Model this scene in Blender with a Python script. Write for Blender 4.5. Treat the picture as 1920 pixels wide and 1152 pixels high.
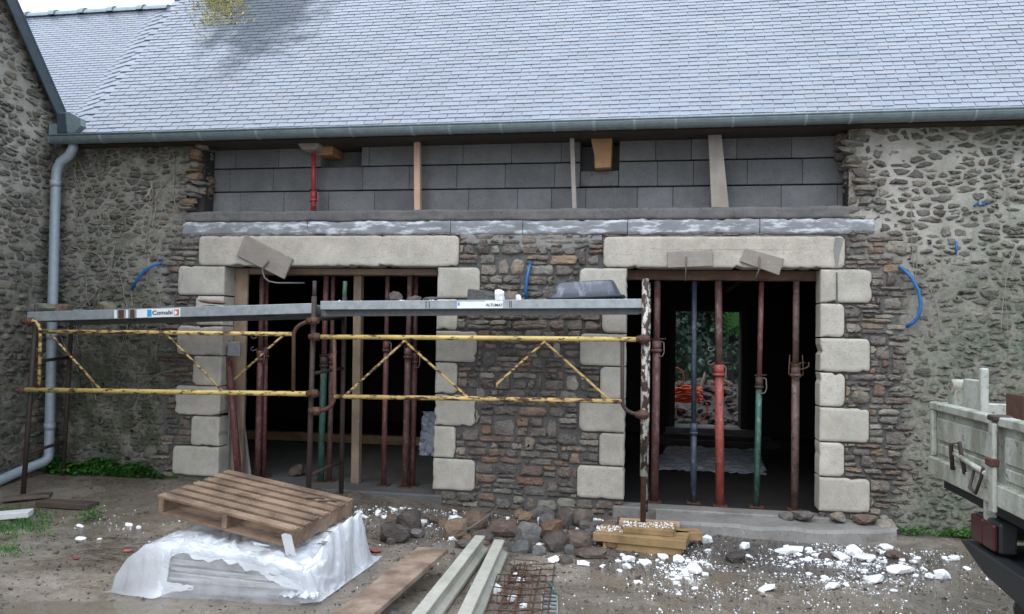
import bpy, bmesh, math, random
import numpy as np
from mathutils import Vector, Matrix, noise as mn

for _o in list(bpy.data.objects): bpy.data.objects.remove(_o)
SC = bpy.context.scene
COL = SC.collection
RND = random.Random(7)
rad = math.radians

# ------------------------------------------------------------------ camera
F_PX = 1500.0
CAM = Vector((0.0, -7.59, 1.51))
YAW, PITCH, ROLL = -.1815, .0358, .0204
_f = Vector((math.sin(YAW)*math.cos(PITCH), math.cos(YAW)*math.cos(PITCH), math.sin(PITCH)))
_r0 = Vector((math.cos(YAW), -math.sin(YAW), 0)); _u0 = _r0.cross(_f)
_c, _s = math.cos(ROLL), math.sin(ROLL)
_r = _c*_r0+_s*_u0; _u = _c*_u0-_s*_r0
cam_d = bpy.data.cameras.new('camera'); cam_o = bpy.data.objects.new('camera', cam_d); COL.objects.link(cam_o)
cam_d.sensor_width = 36; cam_d.sensor_fit = 'HORIZONTAL'; cam_d.lens = F_PX/1920*36
cam_d.clip_start = .05; cam_d.clip_end = 500
cam_o.matrix_world = Matrix(((_r.x, _u.x, -_f.x, CAM.x), (_r.y, _u.y, -_f.y, CAM.y), (_r.z, _u.z, -_f.z, CAM.z), (0, 0, 0, 1)))
SC.camera = cam_o

# ------------------------------------------------------------------ overcast sky, soft sun, exposure
W = bpy.data.worlds.new('World'); SC.world = W; W.use_nodes = True
wn = W.node_tree; wn.nodes.clear()
_o = wn.nodes.new('ShaderNodeOutputWorld'); _b = wn.nodes.new('ShaderNodeBackground')
_sky = wn.nodes.new('ShaderNodeTexSky'); _sky.sky_type = 'NISHITA'; _sky.sun_disc = False
_sky.sun_elevation = rad(48); _sky.sun_rotation = rad(200); _sky.dust_density = 3.0; _sky.air_density = 1.0
_hs = wn.nodes.new('ShaderNodeHueSaturation'); _hs.inputs['Saturation'].default_value = .35
_mx = wn.nodes.new('ShaderNodeMix'); _mx.data_type = 'RGBA'; _mx.inputs[0].default_value = .8
# an overcast deck: brighter overhead than at the horizon, as overcast skies are
_tc = wn.nodes.new('ShaderNodeTexCoord'); _sx = wn.nodes.new('ShaderNodeSeparateXYZ'); wn.links.new(_tc.outputs['Generated'], _sx.inputs[0])
_mr = wn.nodes.new('ShaderNodeMapRange'); _mr.inputs[1].default_value = 0; _mr.inputs[2].default_value = 1; _mr.inputs[3].default_value = .40; _mr.inputs[4].default_value = 1.15
wn.links.new(_sx.outputs[2], _mr.inputs[0])
_cl = wn.nodes.new('ShaderNodeMix'); _cl.data_type = 'RGBA'; _cl.blend_type = 'MULTIPLY'; _cl.inputs[0].default_value = 1
_cl.inputs[6].default_value = (12.3, 13.9, 16.4, 1); wn.links.new(_mr.outputs[0], _cl.inputs[7]); wn.links.new(_cl.outputs[2], _mx.inputs[7])
wn.links.new(_sky.outputs[0], _hs.inputs['Color']); wn.links.new(_hs.outputs[0], _mx.inputs[6])
wn.links.new(_mx.outputs[2], _b.inputs[0]); _b.inputs[1].default_value = .13
wn.links.new(_b.outputs[0], _o.inputs[0])
sun_d = bpy.data.lights.new('sun', 'SUN'); sun_d.energy = .5; sun_d.angle = rad(35); sun_d.color = (1, .97, .93)
sun_o = bpy.data.objects.new('sun', sun_d); COL.objects.link(sun_o)
sun_o.rotation_euler = (rad(42), 0, rad(-20)); sun_o.location = (0, 0, 20)
SC.view_settings.view_transform = 'Standard'; SC.view_settings.look = 'None'
SC.view_settings.gamma = 1; SC.view_settings.use_curve_mapping = False
SC.view_settings.exposure = .72

# ------------------------------------------------------------------ points measured on real planes
def ray(x, y): return _f + (x-960)/F_PX*_r - (y-576)/F_PX*_u
def atY(x, y, Y=0.0): d = ray(x, y); return CAM + d*((Y-CAM.y)/d.y)
def atZ(x, y, Z): d = ray(x, y); return CAM + d*((Z-CAM.z)/d.z)
def atX(x, y, X): d = ray(x, y); return CAM + d*((X-CAM.x)/d.x)
def topx(p):
    v = Vector(p)-CAM; z = max(v.dot(_f), .01)
    return 960+F_PX*v.dot(_r)/z, 576-F_PX*v.dot(_u)/z
def sst(a, b, x):
    t = min(1, max(0, (x-a)/(b-a))); return t*t*(3-2*t)
def nz(x, y, z=0.0): return mn.noise(Vector((x, y, z)))

# ------------------------------------------------------------------ object helpers
WO = {}                                                   # world origin of every object made here
def wo(o): return WO[o.name]
def empty(name, label, cat, loc=(0, 0, 0), group=None):
    o = bpy.data.objects.new(name, None); COL.objects.link(o); o.empty_display_size = .1
    o.location = loc; WO[o.name] = Vector(loc)
    return tag(o, label, cat, group)
def tag(o, label=None, cat=None, group=None, kind=None):
    if label: o['label'] = label
    if cat: o['category'] = cat
    if group: o['group'] = group
    if kind: o['kind'] = kind
    return o
class MB:
    """collects shapes (world coordinates) and links them as ONE mesh object"""
    def __init__(s): s.v = []; s.f = []; s.t = []; s.sm = []; s.tone = .5; s.smooth = False
    def add(s, vs, fs, smooth=None):
        n = len(s.v); s.v += [tuple(v) for v in vs]; s.t += [s.tone]*len(vs)
        for f in fs: s.f.append(tuple(i+n for i in f)); s.sm.append(s.smooth if smooth is None else smooth)
        return s
    def box(s, a, b, M=None):
        (x0, y0, z0), (x1, y1, z1) = a, b
        vs = [(x0,y0,z0),(x1,y0,z0),(x1,y1,z0),(x0,y1,z0),(x0,y0,z1),(x1,y0,z1),(x1,y1,z1),(x0,y1,z1)]
        if M is not None: vs = [M @ Vector(v) for v in vs]
        return s.add(vs, [(0,3,2,1),(4,5,6,7),(0,1,5,4),(1,2,6,5),(2,3,7,6),(3,0,4,7)], False)
    def bar(s, p, q, w, h, up=(0, 0, 1), roll=0):
        p, q = Vector(p), Vector(q); d = (q-p).normalized(); up = Vector(up)
        if abs(d.dot(up)) > .97: up = Vector((0, 1, 0))
        sx = d.cross(up).normalized(); sz = sx.cross(d)
        M = Matrix((( sx.x, d.x, sz.x, p.x), (sx.y, d.y, sz.y, p.y), (sx.z, d.z, sz.z, p.z), (0,0,0,1)))
        if roll: M = M @ Matrix.Rotation(roll, 4, 'Y')
        return s.box((-w/2, 0, -h/2), (w/2, (q-p).length, h/2), M)
    def tube(s, pts, r, n=8, cap=True):
        pts = [Vector(p) for p in pts]; m = len(pts); vs = []; fs = []
        rs = r if isinstance(r, (list, tuple)) else [r]*m
        px = None
        for i, p in enumerate(pts):
            d = (pts[min(i+1, m-1)]-pts[max(i-1, 0)]).normalized()
            if px is None:
                px = d.cross(Vector((0, 0, 1)) if abs(d.z) < .9 else Vector((1, 0, 0))).normalized()
            else: px = (px-d*px.dot(d)).normalized()
            py = d.cross(px)
            for k in range(n):
                a = 2*math.pi*k/n; vs.append(p+(px*math.cos(a)+py*math.sin(a))*rs[i])
        for i in range(m-1):
            for k in range(n):
                fs.append((i*n+k, i*n+(k+1) % n, (i+1)*n+(k+1) % n, (i+1)*n+k))
        b = len(s.f); s.add(vs, fs, True)
        if cap: s.f += [tuple(len(s.v)-len(vs)+k for k in range(n-1, -1, -1)), tuple(len(s.v)-n+k for k in range(n))]; s.sm += [False, False]
        return s
    def prism(s, poly, ax, lo, hi):
        """poly in the two other axes, extruded along ax ('x','y','z')"""
        def P(a, b, c): return {'x': (c, a, b), 'y': (a, c, b), 'z': (a, b, c)}[ax]
        n = len(poly); vs = [P(a, b, lo) for a, b in poly]+[P(a, b, hi) for a, b in poly]
        fs = [tuple(range(n-1, -1, -1)), tuple(range(n, 2*n))]+[(i, (i+1) % n, n+(i+1) % n, n+i) for i in range(n)]
        return s.add(vs, fs, False)
    def grid(s, fn, nu, nv, smooth=True, keep=None, closed=False):
        vs = [fn(i, j) for j in range(nv) for i in range(nu)]
        fs = []
        for j in range(nv-1):
            for i in range(nu-1):
                if keep is None or keep(i, j): fs.append((j*nu+i, j*nu+i+1, (j+1)*nu+i+1, (j+1)*nu+i))
        return s.add(vs, fs, smooth)
    def build(s, name, mat, parent=None, origin=None, bevel=0, attrs=None, label=None, kind=None, fixn=True, solid=0):
        V = np.array(s.v, float)
        o3 = Vector(origin) if origin is not None else Vector(((V.min(0)+V.max(0))/2))
        me = bpy.data.meshes.new(name); me.from_pydata((V-np.array(o3)).tolist(), [], s.f)
        me.polygons.foreach_set('use_smooth', s.sm)
        at = me.attributes.new('tone', 'FLOAT', 'POINT'); at.data.foreach_set('value', s.t)
        if attrs:
            for k, vals in attrs.items():
                a = me.attributes.new(k, 'FLOAT', 'POINT'); a.data.foreach_set('value', vals)
        if fixn or bevel:
            bm = bmesh.new(); bm.from_mesh(me)
            if fixn: bmesh.ops.recalc_face_normals(bm, faces=bm.faces)
            if bevel: bmesh.ops.bevel(bm, geom=[e for e in bm.edges if len(e.link_faces) == 2 and e.calc_face_angle(0) > .6], offset=bevel, segments=1, affect='EDGES', clamp_overlap=True)
            bm.to_mesh(me); bm.free()
        me.materials.append(mat)
        o = bpy.data.objects.new(name, me); COL.objects.link(o); WO[o.name] = o3
        if parent is not None: o.parent = parent; o.location = o3-wo(parent)
        else: o.location = o3
        if solid:
            m = o.modifiers.new('thickness', 'SOLIDIFY'); m.thickness = solid; m.offset = 0
        if label: o['label'] = label
        if kind: o['kind'] = kind
        return o

# ------------------------------------------------------------------ material helpers
class NT:
    def __init__(s, name):
        s.m = bpy.data.materials.new(name); s.m.use_nodes = True; s.t = s.m.node_tree; s.t.nodes.clear()
        s.out = s.n('OutputMaterial'); s.b = s.n('BsdfPrincipled'); s.l(s.b.outputs[0], s.out.inputs[0])
        s._pos = None
    def n(s, t, **k):
        x = s.t.nodes.new('ShaderNode'+t)
        for a, b in k.items(): setattr(x, a, b)
        return x
    def l(s, a, b): s.t.links.new(a, b)
    def set(s, inp, v):
        if hasattr(v, 'links'): s.l(v, inp)
        else: inp.default_value = v if not (isinstance(v, tuple) and len(v) == 3) else (*v, 1)
    def pos(s, scale=(1, 1, 1), obj=False):
        if obj: src = s.n('TexCoord').outputs['Object']
        else: src = s.n('NewGeometry').outputs['Position']
        mp = s.n('Mapping'); s.l(src, mp.inputs[0]); mp.inputs['Scale'].default_value = scale
        return mp.outputs[0]
    def noise(s, sc, det=4, ro=.6, vec=None, dist=0, scale=(1, 1, 1), obj=False):
        x = s.n('TexNoise'); x.inputs['Scale'].default_value = sc; x.inputs['Detail'].default_value = det
        x.inputs['Roughness'].default_value = ro; x.inputs['Distortion'].default_value = dist
        s.l(vec or s.pos(scale, obj), x.inputs['Vector']); return x.outputs['Fac']
    def vor(s, sc, vec=None, feat='F1', out='Distance', scale=(1, 1, 1), obj=False):
        x = s.n('TexVoronoi', feature=feat); x.inputs['Scale'].default_value = sc
        s.l(vec or s.pos(scale, obj), x.inputs['Vector']); return x.outputs[out]
    def ramp(s, fac, stops, interp='LINEAR'):
        x = s.n('ValToRGB'); x.color_ramp.interpolation = interp; e = x.color_ramp.elements
        while len(e) < len(stops): e.new(.5)
        for i, (p, c) in enumerate(stops):
            e[i].position = p; e[i].color = (c, c, c, 1) if isinstance(c, (int, float)) else (*c, 1)
        s.set(x.inputs[0], fac); return x.outputs[0]
    def mix(s, fac, a, b, mode='MIX'):
        x = s.n('Mix', data_type='RGBA', blend_type=mode)
        s.set(x.inputs[0], fac); s.set(x.inputs[6], a); s.set(x.inputs[7], b); return x.outputs[2]
    def math(s, op, a, b=0.0, clamp=False):
        x = s.n('Math', operation=op, use_clamp=clamp); s.set(x.inputs[0], a); s.set(x.inputs[1], b); return x.outputs[0]
    def rng(s, v, a, b, c=0.0, d=1.0):
        x = s.n('MapRange'); x.inputs[1].default_value = a; x.inputs[2].default_value = b; x.inputs[3].default_value = c; x.inputs[4].default_value = d
        s.set(x.inputs[0], v); return x.outputs[0]
    def attr(s, name): return s.n('Attribute', attribute_name=name).outputs['Fac']
    def orand(s): return s.n('ObjectInfo').outputs['Random']
    def tone(s): return s.math('FRACT', s.math('ADD', s.attr('tone'), s.orand()))
    def bump(s, h, st=.5, d=.01):
        x = s.n('Bump'); x.inputs['Strength'].default_value = st; x.inputs['Distance'].default_value = d
        s.set(x.inputs['Height'], h); s.l(x.outputs[0], s.b.inputs['Normal']); return x
    def fin(s, col, rough=.8, spec=.4, metal=0.0):
        s.set(s.b.inputs['Base Color'], col); s.set(s.b.inputs['Roughness'], rough)
        s.set(s.b.inputs['Specular IOR Level'], spec); s.set(s.b.inputs['Metallic'], metal); return s.m
MAT = {}
def sep(t, i):
    x = t.n('SeparateXYZ'); t.l(t.n('NewGeometry').outputs['Position'], x.inputs[0]); return x.outputs[i]

def mosscol(t):
    side = t.rng(sep(t, 0), -1.5, 1.8); n = t.ramp(t.noise(28, 4), [(.35, 0), (.62, 1)])
    return t.mix(side, t.mix(n, (.018, .024, .012), (.075, .09, .045)), t.mix(n, (.055, .075, .042), (.165, .19, .135)))
def stone_mat(name, stops, moss_amt=.0, bright=.18, rough=.75, pale=.5):
    t = NT(name)
    c = t.ramp(t.tone(), stops)
    n1 = t.noise(9, 5, .65); n2 = t.noise(55, 4, .7)
    c = t.mix(1, c, t.ramp(n1, [(.25, .55), (.55, 1.05), (.8, 1.6)]), 'MULTIPLY')
    c = t.mix(t.ramp(t.noise(16, 5, .7, scale=(1, 1, 2.2)), [(.5, 0), (.66, pale)]), c, (.26, .24, .205))
    c = t.mix(t.math('MULTIPLY', t.ramp(n2, [(.5, 0), (.72, 1)]), bright), c, (.5, .47, .42))
    c = t.mix(t.ramp(t.noise(70, 3, .6), [(.3, .45), (.42, 0)]), c, (.02, .019, .018))
    if moss_amt:
        mask = t.math('MULTIPLY', t.attr('moss'), t.ramp(t.noise(3.6, 6, .72), [(.40, 0), (.56, 1)]), True)
        c = t.mix(t.math('MULTIPLY', mask, moss_amt), c, mosscol(t))
    t.bump(t.math('ADD', t.noise(20, 7, .72, scale=(1, 1, 1.8)), t.math('MULTIPLY', n2, .5)), .9, .022)
    return t.fin(c, t.rng(n1, .3, .7, rough-.15, rough+.1), .35)
BROWNS = [(0, (.075, .065, .055)), (.16, (.16, .14, .12)), (.32, (.105, .10, .088)), (.46, (.19, .17, .14)), (.6, (.12, .12, .105)), (.72, (.21, .17, .12)), (.84, (.14, .115, .095)), (1, (.25, .23, .19))]
MAT['stone_old'] = stone_mat('weathered_rubble_stone', BROWNS, .68)
MAT['stone_new'] = stone_mat('relaid_schist_stone', [(0, (.08, .066, .057)), (.12, (.165, .135, .112)), (.25, (.105, .093, .083)), (.38, (.215, .18, .145)), (.5, (.20, .105, .066)), (.56, (.13, .105, .09)), (.68, (.28, .25, .205)), (.77, (.25, .155, .08)), (.82, (.115, .10, .09)), (1, (.34, .31, .26))], .25, .22, .68)
MAT['rock'] = stone_mat('broken_rock', [(0, (.055, .046, .04)), (.25, (.11, .084, .066)), (.45, (.075, .062, .055)), (.65, (.15, .10, .07)), (.82, (.09, .078, .068)), (1, (.17, .125, .09))], 0, .08, .55, .18)
MAT['rock_grey'] = stone_mat('grey_rock', [(0, (.08, .078, .075)), (.5, (.115, .108, .10)), (1, (.16, .15, .14))], 0, .12, .6, .25)
MAT['rock_tan'] = stone_mat('tan_rock', [(0, (.16, .11, .07)), (.5, (.21, .14, .088)), (1, (.16, .085, .055))], 0, .1, .65, .2)
MAT['rock_moss'] = stone_mat('mossy_rock', [(0, (.14, .15, .10)), (.5, (.17, .14, .10)), (1, (.2, .16, .11))], 0, .15, .8)

def wall_mat():
    t = NT('lime_mortar_wall')
    n1 = t.noise(4, 6, .65); n2 = t.noise(40, 5, .7); n3 = t.noise(14, 5, .65)
    lime = t.mix(n1, (.15, .135, .11), (.30, .28, .235))
    lime = t.mix(t.ramp(n3, [(.3, .8), (.5, 0)]), lime, (.12, .105, .085))
    lime = t.mix(1, lime, t.ramp(n2, [(.25, .6), (.6, 1.1)]), 'MULTIPLY')
    fresh = t.mix(n3, (.075, .07, .065), (.135, .13, .12))
    fresh = t.mix(1, fresh, t.ramp(n2, [(.25, .7), (.6, 1.1)]), 'MULTIPLY')
    c = t.mix(t.attr('fresh'), lime, fresh)
    c = t.mix(t.math('MULTIPLY', t.attr('pale'), t.ramp(n1, [(.3, .3), (.6, 1)])), c, (.43, .41, .36))
    mask = t.math('MULTIPLY', t.attr('moss'), t.ramp(t.noise(3.6, 6, .72), [(.38, 0), (.54, 1)]), True)
    mask = t.math('MULTIPLY', mask, t.math('SUBTRACT', 1.0, t.attr('fresh')), True)
    c = t.mix(t.math('MULTIPLY', mask, .88), c, mosscol(t))
    t.bump(t.math('ADD', n3, t.math('MULTIPLY', n2, .6)), .8, .015)
    return t.fin(c, .88, .3)
MAT['wall'] = wall_mat()

def speck(name, base, var=.12, dark=(.12, .11, .10), rough=.8, sc=90, stain=None, dk=.35, bumpst=.35, pale=.4):
    t = NT(name); n1 = t.noise(3.2, 5, .6); n2 = t.noise(sc, 3, .6)
    tn = t.rng(t.tone(), 0, 1, 1-var, 1+var)
    c = t.mix(1, base, tn, 'MULTIPLY')
    c = t.mix(1, c, t.ramp(n1, [(.3, .82), (.7, 1.12)]), 'MULTIPLY')
    c = t.mix(t.math('MULTIPLY', t.ramp(n2, [(.58, 0), (.7, 1)]), dk), c, dark)
    c = t.mix(t.math('MULTIPLY', t.ramp(t.noise(sc*.7, 3, .6, scale=(1, 1.3, 1)), [(.6, 0), (.72, 1)]), pale), c, tuple(min(1, x*1.6) for x in base))
    c = t.mix(1, c, t.ramp(t.noise(11, 5, .7), [(.3, .86), (.7, 1.08)]), 'MULTIPLY')
    if stain: c = t.mix(t.ramp(t.noise(2.2, 5, .7), [(.52, 0), (.7, .55)]), c, stain)
    t.bump(n2, bumpst, .004)
    return t.fin(c, rough, .35)
MAT['granite'] = speck('dressed_granite', (.46, .425, .36), .10, stain=(.31, .285, .215), sc=80, dk=.6, bumpst=.7)
MAT['lintel'] = speck('sawn_granite', (.46, .415, .345), .03, sc=80, dk=.6, bumpst=.6, stain=(.36, .315, .25))
MAT['block'] = speck('concrete_block', (.158, .158, .157), .18, (.06, .06, .06), .92, 80, dk=.7, pale=.15, bumpst=1.0)
MAT['conc'] = speck('grey_concrete', (.24, .235, .22), .06, (.08, .08, .08), .8, 50, stain=(.13, .12, .105))
MAT['conc_mud'] = speck('mud_stained_concrete', (.22, .21, .19), .06, (.08, .075, .07), .7, 40, stain=(.105, .088, .065), dk=.6, bumpst=.8)
MAT['conc_light'] = speck('precast_concrete', (.39, .37, .31), .06, (.14, .14, .12), .75, 45, stain=(.24, .25, .19), dk=.5)
MAT['conc_dark'] = speck('damp_concrete', (.125, .12, .115), .1, (.04, .04, .04), .75, 35, stain=(.06, .06, .058), dk=.6)
def efflo():
    t = NT('limewashed_concrete'); n1 = t.noise(7, 6, .7, scale=(.6, 1, 2.4)); n2 = t.noise(60, 3)
    c = t.mix(1, (.235, .24, .245), t.ramp(t.noise(5, 4), [(.3, .75), (.7, 1.15)]), 'MULTIPLY')
    c = t.mix(t.ramp(n1, [(.50, 0), (.60, .85)]), c, (.62, .64, .67))
    t.bump(n2, .4, .005); return t.fin(c, .8, .35)
MAT['efflo'] = efflo()

def slate():
    t = NT('wet_slate')
    tn = t.tone(); n1 = t.noise(1.1, 4, .6); n2 = t.noise(22, 4, .65)
    c = t.mix(tn, (.140, .156, .188), (.180, .196, .232))
    c = t.mix(1, c, t.ramp(t.noise(.8, 5, .6, scale=(1, 1, .6)), [(.3, .92), (.7, 1.08)]), 'MULTIPLY')
    c = t.mix(t.ramp(t.noise(26, 4, .7), [(.66, 0), (.72, .4)]), c, (.30, .29, .24))
    c = t.mix(1, c, t.ramp(n2, [(.3, .88), (.7, 1.1)]), 'MULTIPLY')
    c = t.mix(t.math('MULTIPLY', t.ramp(t.math('FRACT', t.math('MULTIPLY', tn, 7.31)), [(.95, 0), (.97, 1)]), .3), c, (.24, .2, .165))
    # dark reflection below the tuft of growth, painted into the slate's colour and gloss
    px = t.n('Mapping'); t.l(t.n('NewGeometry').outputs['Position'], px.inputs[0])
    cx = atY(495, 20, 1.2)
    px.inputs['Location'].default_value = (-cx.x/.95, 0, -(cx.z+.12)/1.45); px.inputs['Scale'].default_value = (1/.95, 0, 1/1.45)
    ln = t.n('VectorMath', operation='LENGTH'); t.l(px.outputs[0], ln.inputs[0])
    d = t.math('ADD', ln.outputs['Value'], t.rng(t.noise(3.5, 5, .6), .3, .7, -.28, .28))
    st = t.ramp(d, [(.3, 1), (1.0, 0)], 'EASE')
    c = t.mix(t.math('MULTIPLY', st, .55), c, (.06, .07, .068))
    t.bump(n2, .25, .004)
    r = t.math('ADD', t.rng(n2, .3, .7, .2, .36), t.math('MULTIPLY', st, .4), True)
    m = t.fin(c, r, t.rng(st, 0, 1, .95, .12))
    return m
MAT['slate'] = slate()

def wood(name, a, b, grain=(1.5, 30, 30), rough=.65, wet=.35, dirt=.4, ax=0):
    t = NT(name)
    sc = {0: (1.2, 22, 22), 1: (22, 1.2, 22), 2: (22, 22, 1.2)}[ax]
    g = t.noise(1.6, 6, .65, scale=sc, obj=True, dist=.3); g2 = t.noise(5, 4, .6)
    c = t.mix(g, a, b)
    c = t.mix(1, c, t.rng(t.tone(), 0, 1, .78, 1.2), 'MULTIPLY')
    c = t.mix(t.math('MULTIPLY', t.ramp(g2, [(.35, 1), (.6, 0)]), dirt), c, tuple(x*.35 for x in a))
    c = t.mix(t.math('MULTIPLY', t.ramp(t.noise(60, 3), [(.62, 0), (.7, 1)]), .25), c, (.55, .53, .5))
    t.bump(g, .35, .004); return t.fin(c, rough, wet)
MAT['pallet'] = wood('weathered_pallet_wood', (.15, .09, .056), (.37, .26, .175), dirt=.7, rough=.5)
MAT['plank'] = wood('wet_orange_plank', (.24, .14, .08), (.38, .31, .25), dirt=.7)
MAT['stud'] = wood('pale_stud_wood', (.42, .25, .17), (.56, .38, .28), ax=2, dirt=.2)
MAT['grey_wood'] = wood('silvered_board', (.27, .235, .20), (.40, .35, .30), dirt=.3)
MAT['grey_woodz'] = wood('silvered_board_upright', (.27, .235, .20), (.40, .35, .30), ax=2, dirt=.3)
MAT['beam_wood'] = wood('orange_beam_wood', (.32, .17, .07), (.46, .27, .13), ax=2, dirt=.3)
MAT['yellow_wood'] = wood('yellow_shuttering_timber', (.26, .16, .068), (.41, .275, .13), dirt=.6)
MAT['pine'] = wood('pale_brown_timber', (.36, .23, .15), (.5, .34, .24), dirt=.3)
MAT['jamb_wood'] = wood('brown_shutter_board', (.20, .14, .09), (.31, .23, .16), ax=2, dirt=.4)
MAT['dark_wood'] = wood('dark_wet_board', (.075, .055, .042), (.13, .095, .07), dirt=.5)

def paint(name, col, rust_lo=.5, rust_hi=.58, rough=.5, rust=(.11, .05, .028), dk=(.035, .022, .016), sc=(1, 1, 1), nsc=16, dust=.0):
    t = NT(name); n = t.noise(nsc, 5, .65, scale=sc); n2 = t.noise(45, 4, .6)
    r = t.mix(n2, dk, rust)
    p = t.mix(1, col, t.ramp(t.noise(5, 4), [(.3, .75), (.7, 1.15)]), 'MULTIPLY')
    m = t.ramp(n, [(rust_lo, 0), (rust_hi, 1)])
    c = t.mix(m, p, r)
    if dust: c = t.mix(t.math('MULTIPLY', t.ramp(t.noise(26, 6, .75, scale=(1, 1, .5)), [(.52, 0), (.7, 1)]), dust), c, (.55, .53, .5))
    t.bump(m, .3, .002); return t.fin(c, t.rng(m, 0, 1, rough, .85), .4)
MAT['yellow'] = paint('chipped_yellow_paint', (.56, .41, .135), .54, .60, sc=(.45, 1, 1.3), nsc=26)
MAT['yellow_bad'] = paint('mostly_rusted_yellow_paint', (.52, .36, .13), .49, .55, sc=(.4, 1, 1.3), nsc=24)
MAT['rust'] = paint('rusty_steel', (.10, .045, .026), .4, .6)
MAT['rust_dark'] = paint('dark_rusted_steel', (.045, .032, .028), .4, .65, rust=(.07, .04, .03))
MAT['white_chip'] = paint('flaking_white_paint', (.47, .44, .38), .46, .50, sc=(1, 1, .55), rust=(.07, .042, .034), nsc=17)
MAT['red_oxide'] = paint('faded_red_oxide_paint', (.15, .052, .046), .55, .68, rust=(.10, .05, .038), dust=.32)
MAT['red_brown'] = paint('brown_red_paint', (.125, .055, .048), .5, .66, rust=(.10, .055, .045), dust=.25)
MAT['red_bright'] = paint('bright_red_paint', (.29, .058, .042), .56, .68, rust=(.15, .075, .06), dust=.3)
MAT['red_clean'] = paint('crimson_paint', (.33, .035, .045), .66, .75)
MAT['green'] = paint('green_prop_paint', (.028, .095, .068), .55, .66, dust=.3)
MAT['blue_grey'] = paint('slate_blue_paint', (.038, .05, .078), .58, .7, dust=.2)
MAT['brown'] = paint('brown_prop_paint', (.13, .078, .065), .5, .66, rust=(.10, .06, .05), dust=.25)
def truckpaint():
    t = NT('rusty_cream_truck_paint'); n = t.noise(11, 6, .7); v = t.noise(4, 5, .65, scale=(1, 1.6, .55)); n3 = t.noise(38, 4, .65)
    c = t.mix(1, (.52, .53, .465), t.ramp(v, [(.3, .72), (.65, 1.08)]), 'MULTIPLY')
    c = t.mix(t.ramp(v, [(.40, 0), (.62, .85)]), c, (.17, .175, .125))
    c = t.mix(t.ramp(n3, [(.52, 0), (.66, .65)]), c, (.2, .19, .15))
    m = t.ramp(n, [(.60, 0), (.65, 1)]); c = t.mix(m, c, t.mix(n3, (.06, .03, .018), (.24, .11, .05)))
    t.bump(t.math('ADD', m, t.math('MULTIPLY', n3, .3)), .3, .003); return t.fin(c, t.rng(m, 0, 1, .42, .85), .4)
MAT['truck'] = truckpaint()
MAT['truck_dark'] = paint('black_chassis_paint', (.018, .02, .021), .6, .75, .5, rust=(.05, .035, .028))
def plain(name, col, rough=.5, spec=.5, metal=0, nz_=.15, bump=0):
    t = NT(name); c = t.mix(1, col, t.ramp(t.noise(18, 5, .65), [(.3, 1-nz_), (.7, 1+nz_)]), 'MULTIPLY')
    if bump: t.bump(t.noise(40, 4), .5, bump)
    return t.fin(c, rough, spec, metal)
MAT['zinc'] = plain('patinated_zinc', (.205, .255, .265), .42, .5, .35, .18)
MAT['zinc_dark'] = plain('dark_zinc_flashing', (.06, .078, .09), .38, .5, .4, .2)
MAT['pvc'] = plain('grey_downpipe', (.27, .32, .35), .4, .5, .1, .12)
MAT['alu'] = plain('dull_aluminium', (.31, .335, .34), .5, .5, .35, .2)
MAT['alu_dark'] = plain('grimy_aluminium_rail', (.16, .175, .18), .6, .4, .25, .25)
MAT['wire'] = plain('bent_steel_wire', (.16, .14, .125), .6, .4, .4)
MAT['blue'] = plain('blue_conduit', (.012, .115, .32), .4)
def plasterm():
    t = NT('white_plaster'); n = t.noise(30, 5, .65); c = t.mix(t.ramp(t.math('FRACT', t.math('MULTIPLY', t.orand(), 3.7)), [(.72, 0), (.95, .5)]), (.82, .83, .84), (.45, .43, .38))
    c = t.mix(t.ramp(t.noise(14, 5, .7), [(.52, 0), (.72, .5)]), c, (.42, .38, .31)); t.bump(n, .5, .006); return t.fin(c, .85, .3)
MAT['plaster'] = plasterm()
MAT['orange'] = plain('orange_hose', (.82, .12, .035), .4)
MAT['tub'] = None
MAT['lens'] = plain('red_lamp_lens', (.05, .010, .011), .3)
MAT['white'] = plain('white_print', (.78, .80, .80), .5, .4, 0, .04)
MAT['p_blue'] = plain('blue_print', (.05, .33, .62), .5, .4, 0, .05)
MAT['p_red'] = plain('brick_red_print', (.50, .13, .08), .5, .4, 0, .08)
MAT['ink'] = plain('black_ink', (.015, .016, .025), .6)
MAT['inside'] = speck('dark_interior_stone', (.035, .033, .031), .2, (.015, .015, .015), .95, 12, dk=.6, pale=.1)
MAT['screed'] = speck('dusty_screed', (.12, .112, .10), .05, (.04, .04, .038), .85, 25, dk=.6, pale=.2, stain=(.07, .065, .06))
MAT['head_wood'] = wood('damp_red_brown_timber', (.12, .062, .036), (.21, .12, .075), dirt=.4)
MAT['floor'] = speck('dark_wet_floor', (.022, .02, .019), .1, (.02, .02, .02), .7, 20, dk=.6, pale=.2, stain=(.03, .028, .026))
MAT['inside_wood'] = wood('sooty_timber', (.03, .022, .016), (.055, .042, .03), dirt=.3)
MAT['leaf_dark'] = None
def tubmat():
    t = NT('mortar_smeared_black_rubber'); n = t.noise(8, 6, .7, dist=.5, scale=(1, 1, .6))
    c = t.mix(t.ramp(n, [(.5, 0), (.72, .6)]), (.045, .048, .06), (.33, .35, .40))
    t.bump(n, .3, .006); return t.fin(c, .3, .6)
MAT['tub'] = tubmat()
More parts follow.
